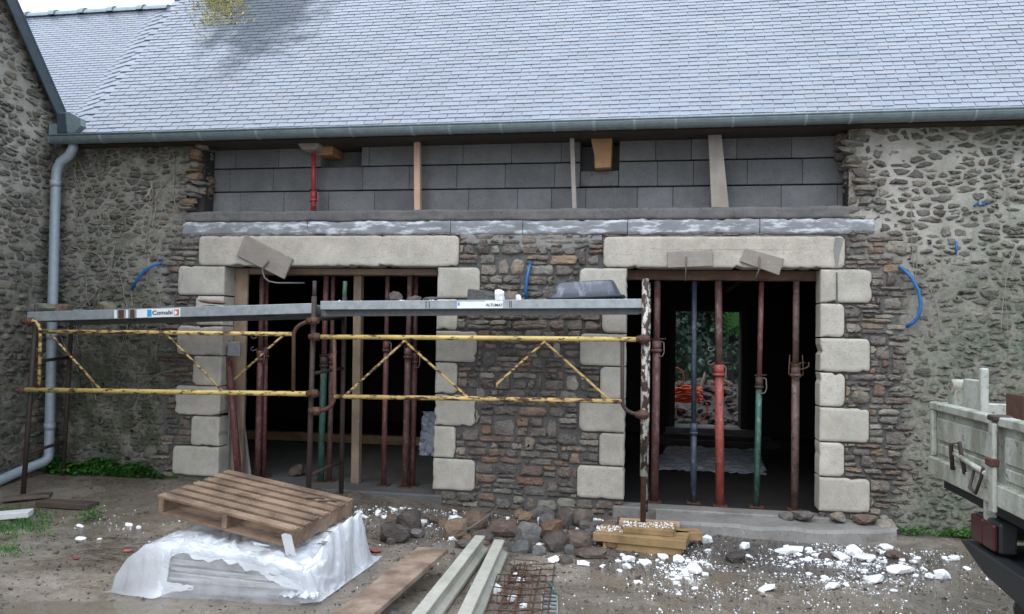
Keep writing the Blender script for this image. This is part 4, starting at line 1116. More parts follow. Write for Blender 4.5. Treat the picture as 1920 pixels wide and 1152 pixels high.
rock('stone', on_deck(742, 'r', -.5), (.085, .07, .055), 'rock', 'pointed brownish stone on the right deck, leftmost of three')
rock('stone', on_deck(774, 'r', -.5), (.075, .07, .036), 'rock', 'rounded middle stone of three on the right deck')
rock('stone', on_deck(806, 'r', -.5), (.085, .06, .028), 'rock', 'low stone trailing to the right of two others on the right deck', rot=Matrix.Rotation(-.1, 3, 'Y'))
m = MB(); x, y, z = on_deck(900, 'r', -.45); m.prism([(x-.13, z), (x+.12, z), (x+.13, z+.07), (x+.02, z+.115), (x-.12, z+.13)], 'y', y, y+.05); tag(m.build('stone_slab', MAT['rock_grey'], bevel=.012), 'grey slab of stone standing on edge behind the right deck sticker', 'stone')
rock('plaster_chunk', on_deck(934, 'r', -.62), (.052, .04, .055), 'plaster', 'tall white chunk on the right deck above the torn sticker', 'plaster chunk', n=5)
rock('plaster_chunk', on_deck(972, 'r', -.62), (.024, .025, .034), 'plaster', 'small upright white chunk between the tall chunk and the tub', 'plaster chunk', n=5)
for k, px in enumerate((636, 642, 676, 720, 733, 752, 757, 806, 812, 838, 962, 1150, 1160, 1172)):
    rock('plaster_chunk', on_deck(px, 'r', -.70+LR.uniform(0, .1)), (LR.uniform(.008, .02),)*2+(LR.uniform(.008, .016),), 'plaster', 'tiny white plaster crumb on the edge of the right deck', 'plaster chunk', 'white crumbs along the right deck', n=5, ico=ICO1)
# black rubber mortar tub, upside down, one side propped
def tub():
    c = on_deck(1100, 'r', -.52); x, y, z = c; t = empty('mortar_tub', 'black rubber mortar tub lying upside down and smeared with cement', 'mortar tub', c)
    hx, hy, H = .325, .20, .155; n = 10
    def ring(sx, sy, z_, r):
        pts = []
        for cx, cy, a0 in ((sx-r, sy-r, 0), (-sx+r, sy-r, 90), (-sx+r, -sy+r, 180), (sx-r, -sy+r, 270)):
            for k in range(5): a = rad(a0+90*k/4); pts.append((cx+r*math.cos(a), cy+r*math.sin(a), z_))
        return pts
    prof = [(hx-.006, hy-.006, -.004, .06), (hx+.0, hy, 0, .06), (hx+.0, hy, .018, .06), (hx-.02, hy-.02, .02, .05), (hx-.075, hy-.06, H-.015, .05), (hx-.09, hy-.075, H, .045)]
    M = Matrix.Translation((x, y, z+.004)) @ Matrix.Rotation(-.055, 4, 'Y')
    M.translation.z += .017
    m = MB(); vs = []; fs = []; N = 20
    for p in prof: vs += [M @ Vector(v) for v in ring(*p)]
    for r in range(len(prof)-1): fs += [(r*N+i, r*N+(i+1) % N, (r+1)*N+(i+1) % N, (r+1)*N+i) for i in range(N)]
    m.add(vs, fs, True); m.f.append(tuple((len(prof)-1)*N+i for i in range(N))); m.sm.append(False)
    m.build('tub_body', MAT['tub'], t)
    m = MB(); m.tube([M @ Vector(v) for v in ring(hx+.004, hy+.004, .008, .06)+ring(hx+.004, hy+.004, .008, .06)[:1]], .012, 6, False); m.build('rim', MAT['truck_dark'], t)
tub()

# ================================================================== props and posts
def lrp(a, b, f): return Vector(a).lerp(Vector(b), f)
def prop(bot, top, Y, ycol, lo, up, label, r=.030, hook=0, zb=None, plate=True, group='adjustable steel props'):
    B_ = atY(*bot, Y); T_ = atY(*top, Y); 
    if zb is not None:
        k = (zb-T_.z)/(B_.z-T_.z); B_ = T_+(B_-T_)*k
    f = (ycol-bot[1])/(top[1]-bot[1]); Cc = lrp(B_, T_, f)
    t = empty('steel_prop', label, 'prop', B_, group)
    ax = (T_-B_).normalized()
    m = MB(); m.tube([B_+ax*.006, Cc], r, 12); m.build('outer_tube', MAT[lo], t)
    m = MB(); m.tube([Cc-ax*.05, T_-ax*.006], r*.83, 12); it = m.build('inner_tube', MAT[up], t)
    m = MB(); L = (T_-Cc).length; k = .12
    while k < L-.1:
        p = Cc+ax*k+Vector((-.004, -r*.83, 0)); m.tube([p+Vector((0, .004, 0)), p+Vector((0, -.0015, 0))], .006, 6); k += .11
    if m.v: m.build('pin_holes', MAT['ink'], it, kind='stuff')
    m = MB(); m.tube([Cc-ax*.09, Cc+ax*.006], r*1.22, 12); m.tube([Cc-ax*.10, Cc-ax*.075], r*1.45, 12); m.build('collar', MAT[lo if lo != 'green' else 'rust_dark'], t)
    if plate:
        for q, s, nm in ((B_, 1, 'base_plate'), (T_, -1, 'head_plate')):
            m = MB(); z0, z1 = (q.z, q.z+.008) if s > 0 else (q.z-.008, q.z)
            m.box((q.x-.065, q.y-.065, z0), (q.x+.065, q.y+.065, z1)); m.build(nm, MAT['rust'], t)
    if hook:
        h = MB(); c = Cc
        if hook == 1: h.tube([c+Vector((r, -.01, .0)), c+Vector((r+.03, -.02, -.01)), c+Vector((r+.035, -.02, -.10)), c+Vector((r+.02, -.02, -.14)), c+Vector((r*.4, -.03, -.15))], .006, 6)
        if hook == 2:
            h.tube([c+Vector((r*1.2*math.cos(a*.5), -r*1.7*math.sin(a*.5)+.0, .02-.004*a)) for a in range(0, 15)]+[c+Vector((r+.05, -.04, -.02)), c+Vector((r+.075, -.045, .0)), c+Vector((r+.07, -.045, .035))], .007, 6)
            h.tube([c+Vector((-r-.02, -.02, .1)), c+Vector((-r-.03, -.02, -.08)), c+Vector((0, -.05, -.13)), c+Vector((r+.03, -.02, -.08)), c+Vector((r+.02, -.02, .1))], .005, 6)
        if hook == 3:
            for dz in (.0, .13): g_ = MB(); g_.tube([c+Vector((-r, -.02, .02+dz)), c+Vector((-r-.04, -.03, .0+dz)), c+Vector((-r-.065, -.03, .015+dz)), c+Vector((-r-.06, -.03, .035+dz)), c+Vector((-r-.03, -.03, .042+dz))], .006, 6); g_.build('wire_hook', MAT['wire'], t)
            h.tube([c+Vector((r, -.02, 0)), c+Vector((r+.022, -.02, -.02)), c+Vector((r+.022, -.02, -.11)), c+Vector((r*.6, -.02, -.14))], .006, 6)
        h.build('pin_handle', MAT['wire'] if hook != 2 else MAT['rust'], t)
    m = MB(); m.tube([Cc+Vector((-r*1.5, -.004, .02)), Cc+Vector((r*2.3, -.004, .026))], .008, 6); m.build('pin', MAT['rust_dark'], t)
    return t
# head timbers behind the lintels, carried by the props
m = MB(); m.box((XC-.06, .205, 2.075), (XD+.06, .33, H0-.002)); hb = m.build('head_beam', MAT['head_wood'], bevel=.004); tag(hb, 'red brown timber under the right lintel resting on the props', 'beam')
m = MB(); m.box((XA-.06, .205, 2.105), (XB+.06, .42, H0-.002)); hb = m.build('head_beam', MAT['jamb_wood'], bevel=.004); tag(hb, 'dark timber under the left lintel resting on the props', 'beam')
ZL = FLOOR+.006
def yt(px, py, z): return py
prop((483, 885), (492, 514), .30, 655, 'red_oxide', 'red_brown', 'white splashed red prop, front one of the pair behind the left guard rail end', .033, 3, ZL)
prop((494, 885), (500, 512), .38, 650, 'red_oxide', 'red_oxide', 'plain dark red prop, rear one of the pair behind the left guard rail end', .028, 0, ZL)
prop((601, 905), (612, 512), .30, 672, 'green', 'red_oxide', 'prop with green lower tube and red upper tube beside the middle scaffold post', .034, 0, ZL)
prop((617, 902), (625, 512), .36, 665, 'red_brown', 'red_brown', 'dark red prop close behind the green and red prop', .028, 0, ZL)
prop((719, 903), (727, 514), .30, 640, 'red_oxide', 'red_brown', 'single red prop right of the square timber post', .028, 1, ZL)
prop((759, 915), (769, 514), .27, 655, 'red_brown', 'brown', 'purple brown prop, left one of the pair near the pier', .034, 0, ZL)
prop((773, 905), (780, 514), .36, 662, 'red_oxide', 'red_brown', 'red prop, right one of the pair near the pier', .031, 1, ZL)
prop((1227, 944), (1233, 524), .25, 642, 'red_brown', 'red_brown', 'brown red prop just right of the flaking white scaffold post', .037, 1, ZL)
prop((1300, 950), (1302, 524), .29, 800, 'blue_grey', 'blue_grey', 'slate blue prop in front of the rear doorway', .029, 0, ZL)
prop((1350, 958), (1347, 524), .24, 690, 'red_bright', 'red_brown', 'prop with bright red lower tube in the middle of the right doorway', .041, 3, ZL)
prop((1418, 957), (1428, 524), .27, 712, 'green', 'red_oxide', 'green and red prop in the right doorway', .029, 1, ZL)
prop((1490, 965), (1493, 524), .24, 690, 'brown', 'brown', 'brown prop with a coiled wire handle near the right jamb', .036, 2, ZL)
# crimson prop in the broken strip above
prop((588, 392), (588, 287), .07, 357, 'red_clean', 'red_clean', 'short crimson prop standing on the mortar bed under the eaves', .027, 1, 2.742, False)
def timber(name, p, q, w, d, mat, label, cat, up=(0, 1, 0), bev=.004, group=None):
    m = MB(); m.bar(p, q, w, d, up); o = m.build(name, MAT[mat], bevel=bev); tag(o, label, cat, group); return o
P = atY(668, 893, .35); Q = atY(673, 512, .35); P.z = ZL
timber('timber_post', P, Q, .085, .085, 'jamb_wood', 'square brown timber post in the middle of the left doorway', 'post')
timber('jamb_board', Vector((XA+.075, .20, ZL)), Vector((XA+.075, .20, H0-.01)), .15, .03, 'jamb_wood', 'brown upright board against the left jamb of the left doorway', 'board')
timber('jamb_board', Vector((XA+.012, .30, ZL)), Vector((XA+.012, .30, 1.0)), .02, .34, 'conc', 'short grey board lining the foot of the left jamb', 'board')
# leaning bits inside the left doorway
m = MB(); a, b = atY(449, 884, .02), atY(426, 640, .12); a.z = ZL
m.tube([a, b], .036, 10); lp = m.build('leaning_pipe', MAT['red_oxide']); tag(lp, 'dark red pipe leaning against the brown jamb board', 'pipe')
m = MB(); p = atY(441, 655, .06); m.box((p.x-.07, .03, p.z-.07), (p.x+.07, .06, p.z+.075)); tag(m.build('metal_plate', MAT['alu'], bevel=.004), 'square grey metal plate clamped at the top of the leaning red pipe', 'plate')
a, b = atY(463, 885, .3), atY(448, 772, .45); a.z = ZL
timber('leaning_board', a, b, .12, .03, 'grey_woodz', 'short grey board leaning inside the left doorway', 'board', up=(.2, 1, .3))
# studs standing on the mortar bed
def stud(b, t, w, d, mat, label):
    P, Q = atY(*b, .075), atY(*t, .075); P.z = 2.742; Q.z = min(Q.z, 3.43); timber('wooden_stud', P, Q, w, d, mat, label, 'stud')
stud((783.5, 396), (783, 256), .062, .06, 'stud', 'pink timber stud left of the middle under the gutter')
stud((1077.5, 396), (1073, 246), .042, .06, 'grey_woodz', 'thin grey stud left of the orange beam end')
m = MB(); P = [atY(*q, .05) for q in ((1334, 392), (1367, 392), (1353, 238), (1328, 240))]
m.prism([(P[0].x, 2.742), (P[1].x, 2.742), (P[2].x, 3.43), (P[3].x, 3.43)], 'y', .05, .085); tag(m.build('wide_board', MAT['grey_woodz'], bevel=.003), 'wide weathered board standing upright under the gutter', 'board')

# boards clamped over the lintel faces
def face_board(pts, th, mat, label, y0=-.033):
    P = [atY(*q, y0) for q in pts]; m = MB(); m.prism([(v.x, v.z) for v in P], 'y', y0-th, y0); o = m.build('clamped_board', MAT[mat], bevel=.004); tag(o, label, 'board'); return o
face_board(((462, 441), (551, 486), (535, 524), (446, 480)), .03, 'grey_wood', 'large tilted grey board hanging over the left lintel')
face_board(((1251, 473), (1335, 469), (1337, 500), (1252, 503)), .028, 'grey_wood', 'level board fixed on the right lintel')
face_board(((1397, 466), (1470, 486), (1460, 517), (1387, 491)), .028, 'grey_wood', 'small tilted board on the right lintel')
def rod(pts, r, label, Y=-.075):
    m = MB(); m.tube([atY(x, y, Y if len(q) == 0 else q[0]) for x, y, *q in pts], r, 6); tag(m.build('clamp_rod', MAT['wire']), label, 'rod')
rod([(503, 489), (500, 495), (493, 502), (492, 510), (496, 521), (504, 528), (520, 531), (571, 531, .05)], .0095, 'bent steel rod hooked through the large tilted board')
rod([(1287, 482, -.063), (1287, 486), (1286, 500), (1285, 527, -.07)], .006, 'thin rod hanging from the level board on the right lintel')
rod([(1424, 482, -.063), (1424, 487), (1423, 506), (1417, 521, -.07)], .007, 'thin rod hanging from the small tilted board')
# blue conduits
def conduit(pts, label):
    m = MB(); m.tube([atY(x, y, q) for x, y, q in pts], .0155, 8); tag(m.build('blue_conduit', MAT['blue']), label, 'conduit', 'blue conduits coming out of the walls')
conduit([(306, 492, .02), (300, 494, -.03), (288, 497, -.07), (272, 507, -.09), (258, 523, -.09), (247, 544, -.06)], 'curved blue conduit left of the left doorway')
conduit([(996, 492, .02), (993, 500, -.04), (988, 520, -.07), (986, 545, -.06), (986, 566, -.03)], 'nearly straight blue conduit on the pier between the doorways')
conduit([(1683, 501, .02), (1694, 505, -.05), (1709, 520, -.08), (1722, 545, -.09), (1727, 570, -.09), (1722, 594, -.08), (1712, 606, -.06), (1699, 613, -.03)], 'long bowed blue conduit right of the right doorway')
for k, pts in enumerate((((1826, 388), (1834, 378), (1836, 386), (1850, 380)), ((1793, 453), (1793, 466), (1792, 478)))):
    m = MB(); m.tube([atY(x, y, -.03) for x, y in pts], .009, 6); tag(m.build('blue_tie', MAT['blue']), ('short blue tie stuck in the wall under the gutter at the right', 'thin blue tie hanging on the wall above the long conduit')[k], 'tie')
# dry vines on the left wall
vn = MB(); VR = random.Random(8)
for k in range(34):
    x = VR.uniform(-6.2, -4.95); z = VR.uniform(.5, 3.0); p = Vector((x, -.03, z)); pts = [p]
    a = VR.uniform(-.5, .5)
    for q in range(VR.randint(4, 9)):
        a += VR.uniform(-.4, .4); p = p+Vector((math.sin(a)*.08, VR.uniform(-.006, .006), math.cos(a)*.085)); p.y = max(-.045, min(-.02, p.y)); pts.append(p)
    vn.tube(pts, VR.uniform(.002, .0042), 4, False)
tag(vn.build('dead_vine', MAT['twig']), 'dry leafless vine stems clinging to the old wall left of the doorways', 'vine')
vn = MB()
for k in range(9):
    x = VR.uniform(2.1, 3.0); z = VR.uniform(1.6, 2.7); p = Vector((x, -.03, z)); pts = [p]; a = VR.uniform(-.2, .2)
    for q in range(VR.randint(4, 9)):
        a += VR.uniform(-.15, .15); p = p+Vector((math.sin(a)*.08, 0, math.cos(a)*.085)); pts.append(p)
    vn.tube(pts, VR.uniform(.002, .0038), 4, False)
tag(vn.build('dead_vine', MAT['twig']), 'thin dry stems on the pale wall right of the doorways', 'vine')

# ================================================================== behind the barn
GR_ = random.Random(12)
t = empty('ivy_hedge', 'dark ivy covered bank seen through the rear doorway', 'ivy', (1.0, 9.0, .3))
m = MB(); 
def bank(i, j): x = -2.5+7*i/24; z = -.1+4.2*j/16; return (x, 9.3+.8*nz(x*.8, z*.8, 1)-.12*z*0, z)
m.grid(bank, 25, 17); m.build('bank', MAT['inside'], t, fixn=False)
m = MB()
for k in range(5200):
    x = GR_.uniform(-1.6, 3.6); z = GR_.uniform(.2, 3.9); y = 9.15+.8*nz(x*.8, z*.8, 1)-GR_.random()**2*.45
    s = GR_.uniform(.035, .075); R = Matrix.Rotation(GR_.uniform(0, 6.28), 3, 'Y') @ Matrix.Rotation(GR_.gauss(.5, .45), 3, 'X') @ Matrix.Rotation(GR_.gauss(0, .5), 3, 'Z')
    m.tone = GR_.random(); c = Vector((x, y, z)); m.add([c+R @ Vector(v) for v in ((0, 0, -s), (s*.8, -.1*s, 0), (0, .0, s*1.1), (-s*.8, -.1*s, 0))], [(0, 1, 2, 3)], True)
m.build('ivy_leaves', MAT['leaf_dark'], t, kind='stuff', fixn=False)
t = empty('fern', 'bright green fern hanging in the top right of the rear doorway', 'fern', (1.75, 8.3, 1.9))
for k in range(9):
    m = MB(); a = GR_.uniform(2.3, 4.2); L = GR_.uniform(.5, .85); base = Vector((1.85+GR_.uniform(-.1, .1), 8.3+GR_.uniform(-.1, .1), 1.78+.04*k)); pts = []
    for q in range(14):
        f = q/13; pts.append(base+Vector((math.cos(a)*L*f, -.25*f, .16*f-.42*f*f+.05*math.sin(a))))
    for q in range(13):
        d = pts[q+1]-pts[q]; sd = d.cross(Vector((0, 1, .3))).normalized(); w = .10*math.sin(math.pi*min(1, (q+2)/15))+.01
        for sg in (1, -1):
            m.tone = GR_.random(); m.add([pts[q], pts[q]+sd*sg*w+d*.6, pts[q]+sd*sg*w*.9+d*1.1, pts[q]+d*.75], [(0, 1, 2, 3)], False)
    m.build('frond', MAT['leaf_bright'], t, fixn=False)
def hz(x, y): return .02+.62*sst(6.75, 8.2, y)+.06*nz(x*1.5, y*1.5, 6)
hm_ = MB(); hm_.grid(lambda i, j: (-.8+3.6*i/30, 6.72+2.3*j/20, hz(-.8+3.6*i/30, 6.72+2.3*j/20)), 31, 21); tag(hm_.build('rubble_mound', MAT['rock'], fixn=False), kind='structure')
for k in range(120):
    x = GR_.uniform(.05, 2.0); y = GR_.uniform(6.78, 8.25); z = hz(x, y)
    s = GR_.uniform(.06, .15); mt = GR_.choice(('rock_grey', 'rock', 'rock_grey', 'rock_tan'))
    lb = '%s %s stone %s on the rubble heap outside the rear doorway' % ('large' if s > .1 else 'small', {'rock_grey': 'pale grey', 'rock': 'dark', 'rock_tan': 'tan'}[mt], ('low at the left', 'low at the right', 'high at the left', 'high at the right')[(x > .85)+2*(y > 7.4)])
    rock('rubble_stone', (x, y, z-.03), (s, s*.8, s*.6), mt, lb, 'stone', 'rubble heap behind the barn', ico=ICO1)
HC = atY(1288, 744, 6.75)
t = empty('orange_hose', 'coil of bright orange hose outside the rear doorway', 'hose', (HC.x, 6.75, .1))
m = MB()
pts = []
for k in range(140):
    a = k*.33; rr_ = .24+.04*math.sin(k*.9); pts.append(Vector((HC.x-.02+rr_*math.cos(a), 6.75+rr_*.8*math.sin(a), HC.z-.10+.0019*k+.012*math.sin(k*1.7))))
m.tube(pts, .021, 6, False); m.build('coil', MAT['orange'], t, fixn=False)
m = MB(); m.tube([atY(x, y, 6.7) for x, y in ((1262, 692), (1270, 690), (1279, 696), (1283, 710), (1280, 724), (1272, 735), (1268, 748))], .016, 6); m.build('loop', MAT['orange'], t)
m = MB(); m.tube([atY(x, y, 6.62) for x, y in ((1300, 740), (1316, 745), (1326, 760), (1326, 778), (1314, 790), (1296, 796), (1268, 797))], .016, 6); m.build('loop', MAT['orange'], t)
timber('leaning_plank', atY(1308, 748, 7.4), atY(1322, 702, 7.9), .10, .03, 'jamb_wood', 'brown plank end sticking out of the rubble outside the rear doorway', 'plank', up=(1, 0, .2))
gm2 = MB()
for k in range(500):
    x, y = GR_.uniform(.1, .75), GR_.uniform(6.52, 6.75); h = GR_.uniform(.03, .09); a = GR_.uniform(0, 6.28)
    gm2.tone = GR_.random(); gm2.add([(x, y, .01), (x+.012*math.cos(a), y+.012*math.sin(a), .01), (x+.02*math.cos(a+1), y+.02*math.sin(a+1), .01+h)], [(0, 1, 2)], False)
tag(gm2.build('grass', MAT['leaf_green'], fixn=False), 'tuft of grass just outside the rear doorway', 'grass', kind='stuff')
# membrane on the floor inside, and bits deeper in the room
def crumple(x0, x1, y0, y1, z, amp, nu, nv, mat, label, seed, sk_=.0):
    m = MB(); m.grid(lambda i, j: (x0+(x1-x0)*i/(nu-1)+sk_*j/(nv-1)+.05*nz(i*.4, j*.4, seed), y0+(y1-y0)*j/(nv-1)+.05*nz(i*.4, j*.4, seed+3), z+amp*(abs(nz(i*.33, j*.2, seed))+.4*abs(nz(i*.9, j*.7, seed+1)))), nu, nv)
    o = m.build('plastic_membrane', MAT[mat], fixn=False); tag(o, label, 'plastic sheet'); return o
crumple(-.05, 1.25, 2.15, 4.3, FLOOR+.003, .045, 40, 60, 'sheet', 'crumpled bluish membrane on the floor behind the right doorway', 2, .2)
m = MB(); m.grid(lambda i, j: (-3.02+.42*i/19+.03*nz(j*.4, i*.3, 2), 2.4+.12*nz(i*.5, j*.4, 3)+.15*j/23, FLOOR+.003+.55*j/23), 20, 24); tag(m.build('plastic_membrane', MAT['sheet'], fixn=False, solid=.003), 'bluish plastic sheet standing inside near the right jamb of the left doorway', 'plastic sheet')
timber('floor_timber', Vector((-6.2, 3.2, FLOOR+.06)), Vector((-3.0, 3.3, FLOOR+.06)), .14, .12, 'yellow_wood', 'long timber lying on the floor inside the left doorway', 'timber', up=(0, 0, 1))
rock('stone', (atZ(556, 893, FLOOR).x, atZ(556, 893, FLOOR).y, FLOOR), (.1, .08, .06), 'rock', 'dark lump on the floor inside the left doorway')
# ================================================================== timber blocks under the right scaffold post
def block(a, b, z, h, w, mat, label, name='timber_block', group='timber blocks under the scaffold post'):
    """a, b: ends of the front face on the ground plan"""
    a, b = Vector((*a, 0)), Vector((*b, 0)); d = (b-a).normalized(); n = Vector((-d.y, d.x, 0))
    m = MB(); m.tone = RND.random(); m.add([a+Vector((0,0,z)), b+Vector((0,0,z)), b+n*w+Vector((0,0,z)), a+n*w+Vector((0,0,z)), a+Vector((0,0,z+h)), b+Vector((0,0,z+h)), b+n*w+Vector((0,0,z+h)), a+n*w+Vector((0,0,z+h))], [(0,3,2,1),(4,5,6,7),(0,1,5,4),(1,2,6,5),(2,3,7,6),(3,0,4,7)], False)
    o = m.build(name, MAT[mat], bevel=.004); tag(o, label, 'timber', group); return o
gz = G(-.1, -1.0)-.005
block((-.42, -1.02), (.20, -1.10), gz, .068, .3, 'yellow_wood', 'lowest yellow timber of the stack under the scaffold post')
block((-.50, -1.035), (.235, -1.13), gz+.069, .068, .34, 'yellow_wood', 'wide yellow timber in the middle of the stack under the scaffold post')
block((-.26, -.99), (.14, -1.03), gz+.138, .05, .26, 'yellow_wood', 'short yellow timber on top of the stack under the scaffold post')
block((.15, -.86), (.38, -.80), gz+.069, .068, .14, 'yellow_wood', 'yellow offcut sticking out at the right of the timber stack')
gz2 = G(0, -.5)
block((-.30, -.62), (.16, -.62), gz2, .066, .14, 'pine', 'lower pale brown timber behind the scaffold post foot', group='pale timbers behind the scaffold post')
block((-.31, -.625), (.20, -.635), gz2+.067, .06, .14, 'pine', 'upper pale brown timber behind the scaffold post foot', group='pale timbers behind the scaffold post')

# ================================================================== broken rocks heap
def gpt(px, py):
    z = -.2
    for k in range(4): p = atZ(px, py, z); z = G(p.x, p.y)
    return Vector((p.x, p.y, z))
def prock(px, py, w, h, mat, label, n=9, dep=.8, rot=None, cat='rock', name='rock', group=None, bury=.012, rough=.05):
    """px, py: middle of the foot in the photograph's frame; w, h: size there"""
    p = gpt(px, py); s = max((p-CAM).dot(_f), 1)/F_PX
    return rock(name, p-Vector((0, 0, bury)), (w*s*.5, w*s*.5*dep, h*s*.54), mat, label, cat, group, rot=rot if rot is not None else erot(LR, .6, .2), n=n, rough=rough)
ROCKS = [
 (852, 1008, 46, 44, 'rock_tan', 'tan boulder at the left end of the rock heap'),
 (893, 992, 48, 46, 'rock', 'brown boulder just right of the tan one in the rock heap'),
 (905, 1014, 44, 28, 'rock', 'low dark rock in front of the brown boulder'),
 (944, 1004, 58, 46, 'rock', 'reddish brown rock in the middle of the heap with a wire across it'),
 (988, 1022, 52, 56, 'rock_grey', 'upright grey slab of rock facing the yard in the heap'),
 (1032, 1008, 50, 48, 'rock_tan', 'reddish rock leaning right of the upright grey slab'),
 (1042, 1030, 52, 38, 'rock', 'dark squarish rock at the front of the heap'),
 (1088, 1024, 46, 36, 'rock', 'pinkish brown rock at the right of the dark squarish one'),
 (1058, 988, 34, 50, 'rock', 'tall dark rock at the back of the heap'),
 (1092, 985, 40, 40, 'rock', 'dark grey rock behind the heap towards the right doorway'),
 (1143, 996, 42, 26, 'rock', 'dark wedge of rock between the heap and the timbers'),
 (905, 970, 34, 24, 'rock', 'small brown rock behind the heap, left of centre'),
 (930, 962, 34, 26, 'rock', 'flat topped dark rock at the foot of the pier'),
 (1008, 968, 44, 26, 'rock_grey', 'bluish slab at the back of the heap'),
 (876, 1024, 44, 22, 'rock', 'low dark rock at the upper end of the concrete beams'),
 (936, 1022, 32, 22, 'rock', 'brown stone just above the concrete beams'),
 (975, 1034, 44, 30, 'rock_grey', 'broken grey stone with a green scrap beside it'),
 (1104, 1042, 62, 22, 'rock', 'flat dark rock lying in front of the heap'),
 (1062, 1056, 34, 22, 'rock', 'loose dark stone in front of the heap'),
 (766, 996, 48, 50, 'rock', 'dark brown rock right of the wrapped pallet, rear one of two'),
 (736, 1012, 66, 38, 'rock', 'reddish brown rock right of the wrapped pallet, front one of two'),
 (783, 1006, 32, 24, 'rock_grey', 'grey white rock beside the two brown rocks'),
 (820, 978, 34, 20, 'rock', 'half buried dark stone left of the heap'),
 (868, 944, 36, 22, 'rock', 'dark stone at the left foot of the pier'),
 (1123, 960, 30, 20, 'rock', 'dark stone below the pier by the right doorway'),
 (1380, 1052, 42, 28, 'rock', 'black wet stone in front of the concrete strip'),
 (1552, 1048, 34, 16, 'rock', 'low brown stone among the white rubble'),
 (1680, 1046, 44, 20, 'rock', 'brown stone right of the concrete strip'),
 (1700, 985, 56, 26, 'rock_moss', 'mossy stone at the foot of the wall right of the doorways'),
 (165, 897, 34, 36, 'rock', 'dark bluish stone standing among the weeds'),
 (350, 930, 16, 12, 'rock', 'small stone behind the pallet corner'),
 (880, 1012, 28, 18, 'rock_tan', 'little tan stone under the brown boulder')]
for (x, y, w, h, mt, lb) in ROCKS: prock(x, y, w*1.08, h*.95, mt, lb, n=LR.choice((7, 8, 10)), bury=.03, rough=.12)
for k in range(70):
    x, y = LR.gauss(970, 110), LR.uniform(945, 1040); w = LR.uniform(10, 34); mt = LR.choice(('rock', 'rock', 'rock_grey', 'rock_tan'))
    prock(x, y, w, w*.7, mt, '%s %s stone in the rubble %s' % ('fist sized' if w > 20 else 'small', {'rock': 'dark', 'rock_grey': 'grey', 'rock_tan': 'tan'}[mt], ('left of the heap', 'below the pier, left half', 'below the pier, right half', 'right of the heap')[(x > 860)+(x > 970)+(x > 1080)]), group='small stones in the heap', n=7)
m = MB(); m.tube([gpt(915, 985)+Vector((0, -.1, .12)), gpt(940, 985)+Vector((0, -.12, .2)), gpt(905, 1000)+Vector((.1, -.15, .2)), gpt(880, 1010)+Vector((.05, -.15, .13)), gpt(862, 1012)+Vector((0, -.1, .08))], .006, 5); tag(m.build('wire', MAT['wire']), 'stiff grey wire bent over the rock heap', 'wire')

# ================================================================== white plaster rubble
def crum(vfac=ICO1): 
    pl = lump(LR, vfac, LR.choice((4, 5, 6)), .03); return pl
CH = []
for k in range(12):
    m = MB(); vf = crum(ICO1 if k < 8 else ICO2); m.add(vf[0], vf[1], False); CH.append(m.build('plaster_chunk', MAT['plaster'], None, origin=(0, 0, 0)))
chused = [False]*12
def chunk(px, py, w, h, label, group=None, flat=None, k=None):
    p = gpt(px, py); s = max((p-CAM).dot(_f), 1)/F_PX; k = LR.randrange(12) if k is None else k
    if chused[k]: o = CH[k].copy(); COL.objects.link(o)
    else: o = CH[k]; chused[k] = True
    R = erot(LR, 6.28 if w < h*2.2 else .5, .25); S = Vector((w*s*.55, w*s*(.42 if w < 60 else .2), h*s*.6))
    o.rotation_euler = R.to_euler(); o.scale = S
    zmin = min((R @ Vector((v.co.x*S.x, v.co.y*S.y, v.co.z*S.z))).z for v in o.data.vertices)
    o.location = p-Vector((0, 0, zmin+.3*h*s*.3+.006)); o['label'] = label; o['category'] = 'plaster chunk'
    if group: o['group'] = group
    return o
